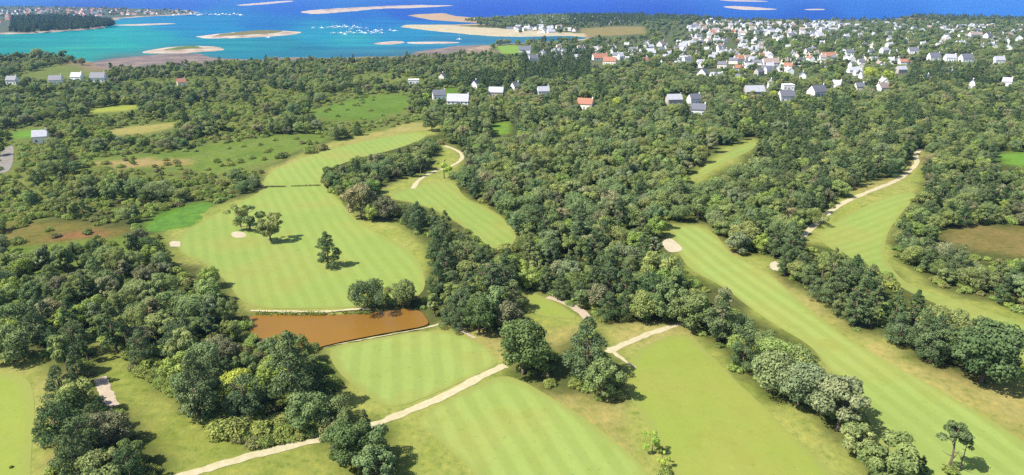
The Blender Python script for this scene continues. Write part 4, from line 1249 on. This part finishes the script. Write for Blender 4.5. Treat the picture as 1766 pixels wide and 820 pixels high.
dens[(basey < 100) & (bpx < 860)] = 0.25
dens[reg([(680,20),(860,20),(870,36),(880,60),(680,60)])] = 0.0
dens[reg([(800,36),(880,32),(905,45),(870,50),(820,42)])] = 0.9
dens[reg([(0,150),(700,120),(740,212),(560,240),(440,300),(0,300)])] = np.where(fnoise(tx / 75, ty / 75, 83) > .47, 1.0, .12)[reg([(0,150),(700,120),(740,212),(560,240),(440,300),(0,300)])]
m0_ = m_ = reg([(-300,230),(160,225),(450,290),(455,335),(330,370),(-300,385)])
dens[m_] = np.where(fnoise(tx / 48, ty / 48, 85) > .45, 1.0, .22)[m_]
m_ = reg([(-300,424),(180,416),(290,440),(250,560),(-300,560)])
dens[m_] = np.where(clump > .42, 1.0, .5)[m_]
gl = (reg([(0,150),(700,120),(740,212),(560,240),(440,300),(0,300)]) & (fnoise(tx / 75, ty / 75, 83) < .52)) | (m0_ & (fnoise(tx / 48, ty / 48, 85) < .52))
ps[gl] = .88; pp[gl] = .02; dens[gl] = .6
kind = np.where(r1 < pp, 1, np.where(r1 < pp + ps, 2, 0))
# shrubs gather where the wood thins
sc_rand = 0.72 + 0.5 * r2
HREF = np.array([8.8, 12.4, 2.1])
RREF = np.array([4.4, 4.0, 2.3])
scl = size * sc_rand * np.where(kind == 2, 1.25, 1.0) * np.where(kind == 1, .92, 1.0)
scl *= np.where(ty > 1150, 1.15, 1.0)
hh = HREF[kind] * scl; rr = RREF[kind] * scl
okk = r3 < dens
# keep the open areas of the photograph open: foot, middle and top of each tree
gz = np.zeros(len(tx))
for frac in (0.0, 0.3, 0.6, 0.88):
    qx_, qy_, _ = to_px(tx, ty, hh * frac)
    sidepx = rr * .55 * FOC / bdep * (1 if frac > .2 else .25)
    for k, poly in OPEN.items():
        if k in ('heath', 'meadow_mid', 'meadow_top'):
            okk &= ~(inside(qx_, qy_, poly) & ((kind != 2) | (r4 > (.35 if k == 'heath' else .3) * (clump > .4))))
            continue
        xs0, xs1 = min(p[0] for p in poly) - 60, max(p[0] for p in poly) + 60
        ys0, ys1 = min(p[1] for p in poly) - 4, max(p[1] for p in poly) + 4
        near = okk & (qx_ > xs0) & (qx_ < xs1) & (qy_ > ys0) & (qy_ < ys1)
        if not near.any(): continue
        i = np.where(near)[0]
        bad = inside(qx_[i], qy_[i], poly) | inside(qx_[i] - sidepx[i], qy_[i], poly) | inside(qx_[i] + sidepx[i], qy_[i], poly)
        okk[i[bad]] = False
    for poly in HOUSE_OPEN:
        near = okk & (qx_ > poly[0][0] - 30) & (qx_ < poly[1][0] + 30) & (np.abs(qy_ - poly[0][1]) < 60)
        i = np.where(near)[0]
        if len(i):
            bad = inside(qx_[i] - sidepx[i] * .8, qy_[i], poly) | inside(qx_[i] + sidepx[i] * .8, qy_[i], poly) | inside(qx_[i], qy_[i], poly)
            okk[i[bad]] = False
far_ = ty > 600
sdv = np.full(len(tx), 99.0); sdv[far_] = sdist(tx[far_], ty[far_], COAST)
okk &= sdv > 16
for (a, b, r, _) in HOUSES:
    okk &= ~((np.abs(tx - a) < r + rr * .7) & (np.abs(ty - b) < r + rr * .7))
for (a, b, r) in SINGLE_W:
    okk &= ((tx - a) ** 2 + (ty - b) ** 2) > (r + rr * .45) ** 2
i = np.where(okk)[0]
tx, ty, scl, hh, rr, kind, bpx, basey, bdep, r2, r4, clump = [q[i] for q in (tx, ty, scl, hh, rr, kind, bpx, basey, bdep, r2, r4, clump)]
# thin out neighbours that stand in each other
order = np.argsort(-scl * (kind != 2) - .1 * scl)
cell = {}
alive = np.ones(len(tx), bool)
for j in order:
    if ty[j] > 700: continue
    cxi, cyi = int(tx[j] // 6), int(ty[j] // 6)
    bad = False
    for a in (-1, 0, 1):
        for b in (-1, 0, 1):
            for q in cell.get((cxi + a, cyi + b), ()):
                mind = .62 * (rr[j] + rr[q]) * (.75 if (kind[j] == 2 or kind[q] == 2) else .92)
                if (tx[j] - tx[q]) ** 2 + (ty[j] - ty[q]) ** 2 < mind * mind:
                    bad = True; break
            if bad: break
        if bad: break
    if bad: alive[j] = False
    else: cell.setdefault((cxi, cyi), []).append(j)
tx, ty, scl, hh, rr, kind, bpx, basey, bdep, r2, r4, clump = [q[alive] for q in (tx, ty, scl, hh, rr, kind, bpx, basey, bdep, r2, r4, clump)]

ZONES = [
 ('dark row between the right fairways', [(1325,400),(1500,435),(1570,500),(1640,545),(1750,560),(1755,670),(1640,665),(1470,585),(1330,466)]),
 ('line of trees at the bottom right', [(1395,655),(1490,660),(1570,830),(1570,900),(1430,900)]),
 ('belt left of the long right fairway', [(1100,470),(1250,485),(1440,600),(1430,710),(1300,705),(1235,615),(1100,562)]),
 ('centre foreground group', [(865,555),(1090,555),(1090,710),(870,665)]),
 ('dark belt right of the pond', [(590,470),(745,485),(685,345),(770,350),(905,420),(925,495),(905,565),(880,600),(770,575),(730,562),(600,550)]),
 ('middle clump between the fairways', [(545,230),(770,225),(770,300),(700,350),(690,388),(640,388),(545,335)]),
 ('clump beside the sandy path', [(540,700),(705,735),(720,900),(560,900)]),
 ('left belt by the pink gravel path', [(-300,560),(60,560),(165,620),(160,670),(275,760),(270,900),(70,900),(100,720),(105,660),(30,615),(-300,610)]),
 ('wood below and left of the pond', [(165,580),(440,570),(560,585),(600,660),(590,745),(430,785),(300,715)]),
 ('wood at the left edge', [(-300,420),(180,410),(300,440),(440,545),(440,590),(-300,600)]),
 ('heath at the left edge', [(-300,345),(380,345),(345,400),(270,415),(170,425),(-300,430)]),
 ('wood left of the left fairway', [(-300,220),(460,280),(460,345),(-300,350)]),
 ('central wood', [(770,200),(1300,180),(1430,330),(1390,420),(1340,450),(1180,475),(1180,560),(1000,560),(890,480),(780,330)]),
 ('wood at the right edge', [(1525,150),(2000,150),(2000,580),(1740,550),(1525,460)]),
]
zid = np.full(len(tx), -1)
mpx, mpy, _ = to_px(tx, ty, hh * .4)
for zi in range(len(ZONES) - 1, -1, -1):
    zid[inside(bpx, basey, ZONES[zi][1])] = zi
KN = ['broadleaf_tree', 'pine_tree', 'shrub']
KW = ['leafy tree', 'pine', 'shrub']
ORD = ['first','second','third','fourth','fifth','sixth','seventh','eighth','ninth','tenth','eleventh','twelfth','thirteenth','fourteenth','fifteenth','sixteenth','seventeenth','eighteenth','nineteenth','twentieth']
variant = np.array([rs.integers(0, len(PROTO[KN[k]])) for k in kind])
# pines keep company with pines of their own sort, so stands differ
rot = rs.uniform(0, 6.283, len(tx)); wob = rs.uniform(.86, 1.16, len(tx))
inframe = (mpx > -10) & (mpx < 1776) & (mpy > 0) & (basey - hh * FOC / bdep * .8 < 818)
solo = np.zeros(len(tx), bool)
for k in range(3):
    i = np.where((kind == k) & inframe)[0]
    app = rr[i] * FOC / bdep[i]
    solo[i[np.argsort(-app)][:300]] = True
# labels: rows are counted from the near end, masses by where in the mass
lab = {}
for zi in list(range(len(ZONES))) + [-1]:
    for k in range(3):
        i = np.where(solo & (kind == k) & (zid == zi))[0]
        if not len(i): continue
        zname = ZONES[zi][0] if zi >= 0 else 'far woods beyond the fairways'
        if len(i) <= 20:
            for n_, j in enumerate(i[np.argsort(bdep[i])]):
                lab[j] = (f'{ORD[n_]} {KW[k]} from the near end of the {zname}', f'{KW[k]}s of the {zname}')
        else:
            ox = np.argsort(np.argsort(mpx[i])) / len(i); oy = np.argsort(np.argsort(mpy[i])) / len(i)
            nx_ = 5 if len(i) > 24 else 3
            for q, j in enumerate(i):
                hx = ['far left', 'left', 'middle', 'right', 'far right'][int(ox[q] * 4.99)] if nx_ == 5 else ['left', 'middle', 'right'][int(ox[q] * 2.99)]
                hy = ['back', 'centre', 'front'][int(oy[q] * 2.99)]
                sz = ['very small', 'small', 'medium', 'large', 'very large'][int(np.searchsorted(np.quantile(scl[i], [.2, .4, .6, .8]), scl[j]))]
                lab[j] = (f'{sz} {KW[k]}, {hx} {hy} of the {zname}', f'{KW[k]}s of the {zname}')
for j in np.where(solo)[0]:
    k = kind[j]
    plant(KN[k], int(variant[j]), float(tx[j]), float(ty[j]), float(scl[j]), float(rot[j]), lab[j][0], 'shrub' if k == 2 else 'tree', lab[j][1], None, float(wob[j]))

# the rest: far woods read as one mass each
def mass(name, label, cat, kinds_k, sel, zoff=0.0, xyz=None, scl_=None):
    i = np.where(sel)[0] if xyz is None else None
    if xyz is None:
        pts = np.stack([tx[i], ty[i], surf(tx[i], ty[i]) + zoff], 1); sv = scl[i]; rv = rot[i]; vi = variant[i]; wv = wob[i]
    else:
        pts = xyz; sv = scl_; rv = rs.uniform(0, 6.28, len(pts)); vi = rs.integers(0, 99, len(pts)); wv = np.ones(len(pts))
    protos = [FIRST[(KN[kinds_k], v)] for v in range(len(PROTO[KN[kinds_k]])) if (KN[kinds_k], v) in FIRST]
    me = bpy.data.meshes.new(name)
    me.vertices.add(len(pts)); me.vertices.foreach_set('co', np.asarray(pts, np.float32).ravel())
    attr_f(me, 'rotz', rv)
    sc3 = me.attributes.new('scale3', 'FLOAT_VECTOR', 'POINT')
    sc3.data.foreach_set('vector', np.stack([sv * wv, sv * wv, sv], 1).astype(np.float32).ravel())
    iv = me.attributes.new('pick', 'INT', 'POINT'); iv.data.foreach_set('value', (np.asarray(vi) % len(protos)).astype(np.int32))
    o = obj(name, me)
    ng = bpy.data.node_groups.new(name, 'GeometryNodeTree')
    ng.interface.new_socket('Geometry', in_out='INPUT', socket_type='NodeSocketGeometry')
    ng.interface.new_socket('Geometry', in_out='OUTPUT', socket_type='NodeSocketGeometry')
    gi = ng.nodes.new('NodeGroupInput'); go = ng.nodes.new('NodeGroupOutput')
    iop = ng.nodes.new('GeometryNodeInstanceOnPoints')
    jn = ng.nodes.new('GeometryNodeJoinGeometry')
    for p_ in protos:
        oi = ng.nodes.new('GeometryNodeObjectInfo'); oi.transform_space = 'ORIGINAL'
        oi.inputs['Object'].default_value = p_; oi.inputs['As Instance'].default_value = True
        ng.links.new(oi.outputs['Geometry'], jn.inputs[0])
    def named(nm, dt):
        a = ng.nodes.new('GeometryNodeInputNamedAttribute'); a.data_type = dt; a.inputs[0].default_value = nm
        return a.outputs[0]
    cmb = ng.nodes.new('ShaderNodeCombineXYZ')
    ng.links.new(named('rotz', 'FLOAT'), cmb.inputs[2])
    e2r = ng.nodes.new('FunctionNodeEulerToRotation')
    ng.links.new(cmb.outputs[0], e2r.inputs[0])
    iop.inputs['Pick Instance'].default_value = True
    ng.links.new(gi.outputs[0], iop.inputs['Points'])
    ng.links.new(jn.outputs[0], iop.inputs['Instance'])
    ng.links.new(named('pick', 'INT'), iop.inputs['Instance Index'])
    ng.links.new(e2r.outputs[0], iop.inputs['Rotation'])
    ng.links.new(named('scale3', 'FLOAT_VECTOR'), iop.inputs['Scale'])
    ng.links.new(iop.outputs[0], go.inputs[0])
    md = o.modifiers.new('scatter', 'NODES'); md.node_group = ng
    tag(o, label, cat, None, 'stuff')
    print('mass', name, len(pts))
    return o
mass('broadleaf_woodland', 'leafy woodland canopy spreading from the golf course to the coast', 'woodland', 0, ~solo & (kind == 0))
mass('pine_woodland', 'dark pine woodland scattered between golf course and town', 'woodland', 1, ~solo & (kind == 1))
mass('scrubland', 'low green scrub between the woods and meadows', 'scrub', 2, ~solo & (kind == 2))
# low undergrowth below and between the trees
ug = []
for (a, b, s_) in ((62, 300, 3.4), (300, 620, 4.6)):
    u, v = np.meshgrid(np.arange(-b * .95 - 40, b * .95 + 40, s_), np.arange(a, b, s_))
    ug.append(np.stack([u.ravel() + rs.uniform(-.45, .45, u.size) * s_, v.ravel() + rs.uniform(-.45, .45, u.size) * s_], 1))
ug = np.concatenate(ug)
us = rs.uniform(.45, 1.0, len(ug))
ux_, uy_, ud_ = to_px(ug[:, 0], ug[:, 1], 0)
uo = (ux_ > -200) & (ux_ < 1950) & (uy_ < 900) & (rs.uniform(0, 1, len(ug)) < .62)
for frac in (0.0, 2.0):
    ax_, ay_, _ = to_px(ug[:, 0], ug[:, 1], frac)
    for k, poly in OPEN.items():
        uo &= ~(inside(ax_ - 9, ay_, poly) | inside(ax_ + 9, ay_, poly) | inside(ax_, ay_ + 4, poly))
for (a, b, r, _) in HOUSES:
    uo &= ~((np.abs(ug[:, 0] - a) < r + 1) & (np.abs(ug[:, 1] - b) < r + 1))
ug, us = ug[uo], us[uo]
mass('undergrowth', 'low bushes and brambles under the trees', 'undergrowth', 2, None, 0, np.stack([ug[:, 0], ug[:, 1], surf(ug[:, 0], ug[:, 1])], 1), us)
# scrub bank between the left wood and the sandy path
bank = [(225,635),(300,682),(345,722),(385,748),(440,772),(540,753),(566,735),(560,715),(500,722),(440,728),(380,712),(330,680),(260,630)]
bw = [P(*p) for p in bank]
bu = np.stack([rs.uniform(min(p[0] for p in bw), max(p[0] for p in bw), 2600), rs.uniform(min(p[1] for p in bw), max(p[1] for p in bw), 2600)], 1)
bu = bu[inside(bu[:, 0], bu[:, 1], bw)]
mass('bramble_bank', 'continuous low bright scrub between the left wood and the sandy path', 'scrub', 2, None, 0, np.stack([bu[:, 0], bu[:, 1], surf(bu[:, 0], bu[:, 1])], 1), rs.uniform(.4, .85, len(bu)))
# wood on the far peninsula
wp = [P0(*p) for p in [(22,33),(100,31),(180,36),(202,44),(190,47),(130,53),(60,57),(18,57)]]
ux = rs.uniform(min(p[0] for p in wp), max(p[0] for p in wp), 4000); uy = rs.uniform(min(p[1] for p in wp), max(p[1] for p in wp), 4000)
m_ = inside(ux, uy, wp)
ux, uy = ux[m_][:1500], uy[m_][:1500]
mass('peninsula_woodland', 'dark wood covering the far peninsula', 'woodland', 1, None, 0, np.stack([ux, uy, np.full(len(ux), .8)], 1), rs.uniform(.8, 1.25, len(ux)))
wp = [P0(*p) for p in [(-200,13),(100,13),(330,19),(330,24),(200,28),(100,30),(0,40),(-200,55)]]
ux = rs.uniform(min(p[0] for p in wp), max(p[0] for p in wp), 1500); uy = rs.uniform(min(p[1] for p in wp), max(p[1] for p in wp), 1500)
m_ = inside(ux, uy, wp); ux, uy = ux[m_][:500], uy[m_][:500]
mass('peninsula_gardens', 'garden trees between the far white houses', 'woodland', 0, None, 0, np.stack([ux, uy, np.full(len(ux), .8)], 1), rs.uniform(.8, 1.3, len(ux)))

# ------------------------------------------------------------------ boats at anchor
M['hull'] = mat_simple('white_hull', (0.82, 0.82, 0.80), (0.76, 0.77, 0.78), 0.5, 0.35, 0.4, 0)
M['hull_blue'] = mat_simple('blue_hull', (0.10, 0.22, 0.42), (0.12, 0.26, 0.46), 0.5, 0.35, 0.4, 0)
M['deck'] = mat_simple('pale_deck', (0.66, 0.62, 0.54), (0.60, 0.56, 0.48), 0.5, 0.6, 0.2, 0)
M['mast'] = mat_simple('aluminium_mast', (0.62, 0.63, 0.65), (0.56, 0.57, 0.60), 0.5, 0.4, 0.4, 0)
def hull_mesh(lng, beam, mat):
    st = []
    for i in range(9):
        t = i / 8
        w = beam / 2 * (1 - max(0, (t - .45) / .55) ** 2.2) * (.82 + .18 * min(1, t * 3))
        st.append((lng * (t - .5), max(w, .03), .95 + .45 * t * t))
    mb = MB()
    n = len(st)
    for i in range(n - 1):
        (xa, wa, ha), (xb, wb, hb) = st[i], st[i + 1]
        for s_ in (-1, 1):
            mb.face([(xa, s_ * wa, ha), (xb, s_ * wb, hb), (xb, s_ * wb * .75, 0), (xa, s_ * wa * .75, 0)][::s_])
            mb.face([(xa, s_ * wa * .75, 0), (xb, s_ * wb * .75, 0), (xb, 0, -.5), (xa, 0, -.5)][::s_])
        mb.face([(xa, -wa, ha), (xb, -wb, hb), (xb, wb, hb), (xa, wa, ha)])
    x0_, w0, h0 = st[0]
    mb.face([(x0_, -w0, h0), (x0_, w0, h0), (x0_, w0 * .75, 0), (x0_, 0, -.5), (x0_, -w0 * .75, 0)])
    return mb.mesh('hull', mat)
def cabin_mesh(lng, beam):
    mb = MB(); mb.box(-lng * .08, lng * .2, -beam * .3, beam * .3, 1.0, 1.9); mb.box(-lng * .02, lng * .12, -beam * .24, beam * .24, 1.9, 2.3)
    return mb.mesh('cabin', M['hull'])
BO = [(hull_mesh(9.5, 3.2, M['hull']), cabin_mesh(9.5, 3.2)), (hull_mesh(12, 3.8, M['hull']), cabin_mesh(12, 3.8)), (hull_mesh(8.5, 3.0, M['hull_blue']), cabin_mesh(8.5, 3.0))]
mmb = MB(); mmb.tube((0, 0, 1), (0, 0, 11), .10, .06, 6); mmb.tube((0, 0, 2.3), (-3.6, 0, 2.4), .09, .07, 6)
mast_me = mmb.mesh('mast', M['mast'])
dmb = MB(); dmb.box(-3.6, -.9, -.9, .9, 1.0, 1.06); deck_me = dmb.mesh('cockpit_deck', M['deck'])
BOATS = [(540,49),(555,49),(566,48),(574,47),(580,46),(586,47),(591,48),(578,49),(599,47),(608,48),(611,46),(606,51),(575,58),(588,58),(595,60),(598,57),(604,56),(610,58),(620,54),(624,57),(630,58),(635,54),(640,56),(645,58),(652,55),(658,53),(658,58),(648,53),(463,66),(792,69),(673,53),(682,54),(616,48),(594,45),(622,49),(632,50)]
rb = random.Random(3)
ROW = ['nearest the islet', 'in the left cluster', 'in the middle cluster', 'in the right cluster']
far_b = [(286,26),(292,25),(300,27),(308,26),(318,25),(326,27),(335,26),(344,27),(349,26),(356,25),(364,26),(372,26),(378,27),(384,25),(390,26),(396,27),(404,25),(412,26),(416,27)]
cnt = {}
for bi, (bx_, by_) in enumerate(BOATS + far_b):
    x, y = P0(bx_, by_, -1.2)
    far = bi >= len(BOATS)
    v = 0 if rb.random() < .5 else (1 if rb.random() < .75 else 2)
    b = empty('moored_boat', (x, y, -1.2), rb.uniform(-.5, .5) + (math.pi if rb.random() < .3 else 0), [1.9 if far else 1.15] * 3)
    obj('hull', BO[v][0], b); obj('cabin', BO[v][1], b); obj('cockpit_deck', deck_me, b)
    if rb.random() < .75: obj('mast', mast_me, b)
    if (bx_, by_) == (463, 66): l_ = 'single boat just below the long dry island'
    elif (bx_, by_) == (792, 69): l_ = 'single boat off the near rocks'
    elif far:
        l_ = f'{"blue" if v == 2 else "white"} boat in the far mooring off the peninsula, {"left half" if bx_ < 350 else "right half"}'
    else:
        c_ = 'left' if bx_ < 590 else ('middle' if bx_ < 625 else 'right')
        l_ = f'{["white", "large white", "blue"][v]} boat in the {"upper" if by_ < 52 else "lower"} {c_} part of the bay mooring'
    tag(b, l_, 'boat', 'boats at anchor in the bay')

# ------------------------------------------------------------------ small things on the course
M['white_paint'] = mat_simple('white_paint', (0.8, 0.8, 0.78), (0.74, 0.74, 0.72), 2.0, 0.5, 0.3, 0)
def marker(bx_, by_, h, lab):
    x, y = P(bx_, by_)
    e = empty('marker_post', (x, y, float(surf(x, y)) + .1))
    mb = MB(); mb.tube((0, 0, -.3), (0, 0, h), .07, .06, 8); obj('post', mb.mesh('post', M['white_paint']), e)
    mb = MB(); mb.box(-.32, .32, -.05, .05, h * .62, h); obj('board', mb.mesh('board', M['white_paint']), e)
    tag(e, lab, 'post', None)
marker(779, 562, 1.7, 'white marker post beside the path at the pond corner')
# ditch with a low hedge across the left fairway
for a, b, lab_ in (((458,323),(492,322.5),'left half of the low hedge across the left fairway'), ((503,322),(551,320.5),'right half of the low hedge across the left fairway')):
    p, q = P(*a), P(*b)
    rng = np.random.default_rng(int(a[0]))
    n = 900
    t = rng.uniform(0, 1, n)
    xx = p[0] + (q[0] - p[0]) * t + rng.normal(0, .35, n); yy = p[1] + (q[1] - p[1]) * t + rng.normal(0, .35, n)
    zz_ = surf(xx, yy) + .1 + rng.uniform(0, .42, n)
    x0_, y0_ = (p[0] + q[0]) / 2, (p[1] + q[1]) / 2
    z0_ = float(surf(x0_, y0_))
    pos = np.stack([xx - x0_, yy - y0_, zz_ - z0_], 1)
    e = empty('low_hedge', (x0_, y0_, z0_))
    obj('foliage', leaf_mesh('foliage', pos, unit(rng.normal(size=(n, 3)) + np.array([0, 0, .6])), .2, rng, M['shrub_leaf']), e)
    mb = MB()
    for k in range(9):
        tt_ = (k + .5) / 9
        mb.tube((p[0] + (q[0] - p[0]) * tt_ - x0_, p[1] + (q[1] - p[1]) * tt_ - y0_, -.2), (p[0] + (q[0] - p[0]) * tt_ - x0_, p[1] + (q[1] - p[1]) * tt_ - y0_, .6), .04, .02, 5)
    obj('stem', mb.mesh('stem', M['bark']), e)
    tag(e, lab_, 'hedge')

# reeds on the far bank of the pond
rng = np.random.default_rng(8)
n = 1500
rl = [P(*p) for p in ((440,540),(520,541),(580,541),(640,539.5))]
t = rng.uniform(0, 2.999, n); ii = t.astype(int); tf = t - ii
ra = np.array(rl)
xx = ra[ii, 0] * (1 - tf) + ra[ii + 1, 0] * tf + rng.normal(0, .3, n)
yy = ra[ii, 1] * (1 - tf) + ra[ii + 1, 1] * tf + rng.normal(0, .45, n)
keep = fnoise(xx / 3, yy / 3, 91) > .42
pos = np.stack([xx, yy, -.35 + rng.uniform(0, .7, n)], 1)[keep]
me = leaf_mesh('reed_fringe', pos, unit(rng.normal(size=pos.shape) * np.array([1, 1, .25])), .22, rng, M['shrub_leaf'])
tag(obj('reed_fringe', me), 'yellowish reeds along the far bank of the pond', 'reeds', None, 'stuff')

# ------------------------------------------------------------------ haze
if True:
    m = bpy.data.materials.new('thin_sea_haze'); m.use_nodes = True
    nt = m.node_tree
    for n in list(nt.nodes): nt.nodes.remove(n)
    out = nt.nodes.new('ShaderNodeOutputMaterial')
    v = nt.nodes.new('ShaderNodeVolumePrincipled')
    v.inputs['Color'].default_value = (0.20, 0.46, 1.0, 1)
    v.inputs['Density'].default_value = 0.00005
    v.inputs['Anisotropy'].default_value = 0.2
    nt.links.new(v.outputs[0], out.inputs['Volume'])
    mb = MB(); mb.box(-17000, 17000, -1500, 16500, -9, 96)
    tag(obj('haze', mb.mesh('haze', m)), 'thin blue sea haze over the distance', None, None, 'stuff')
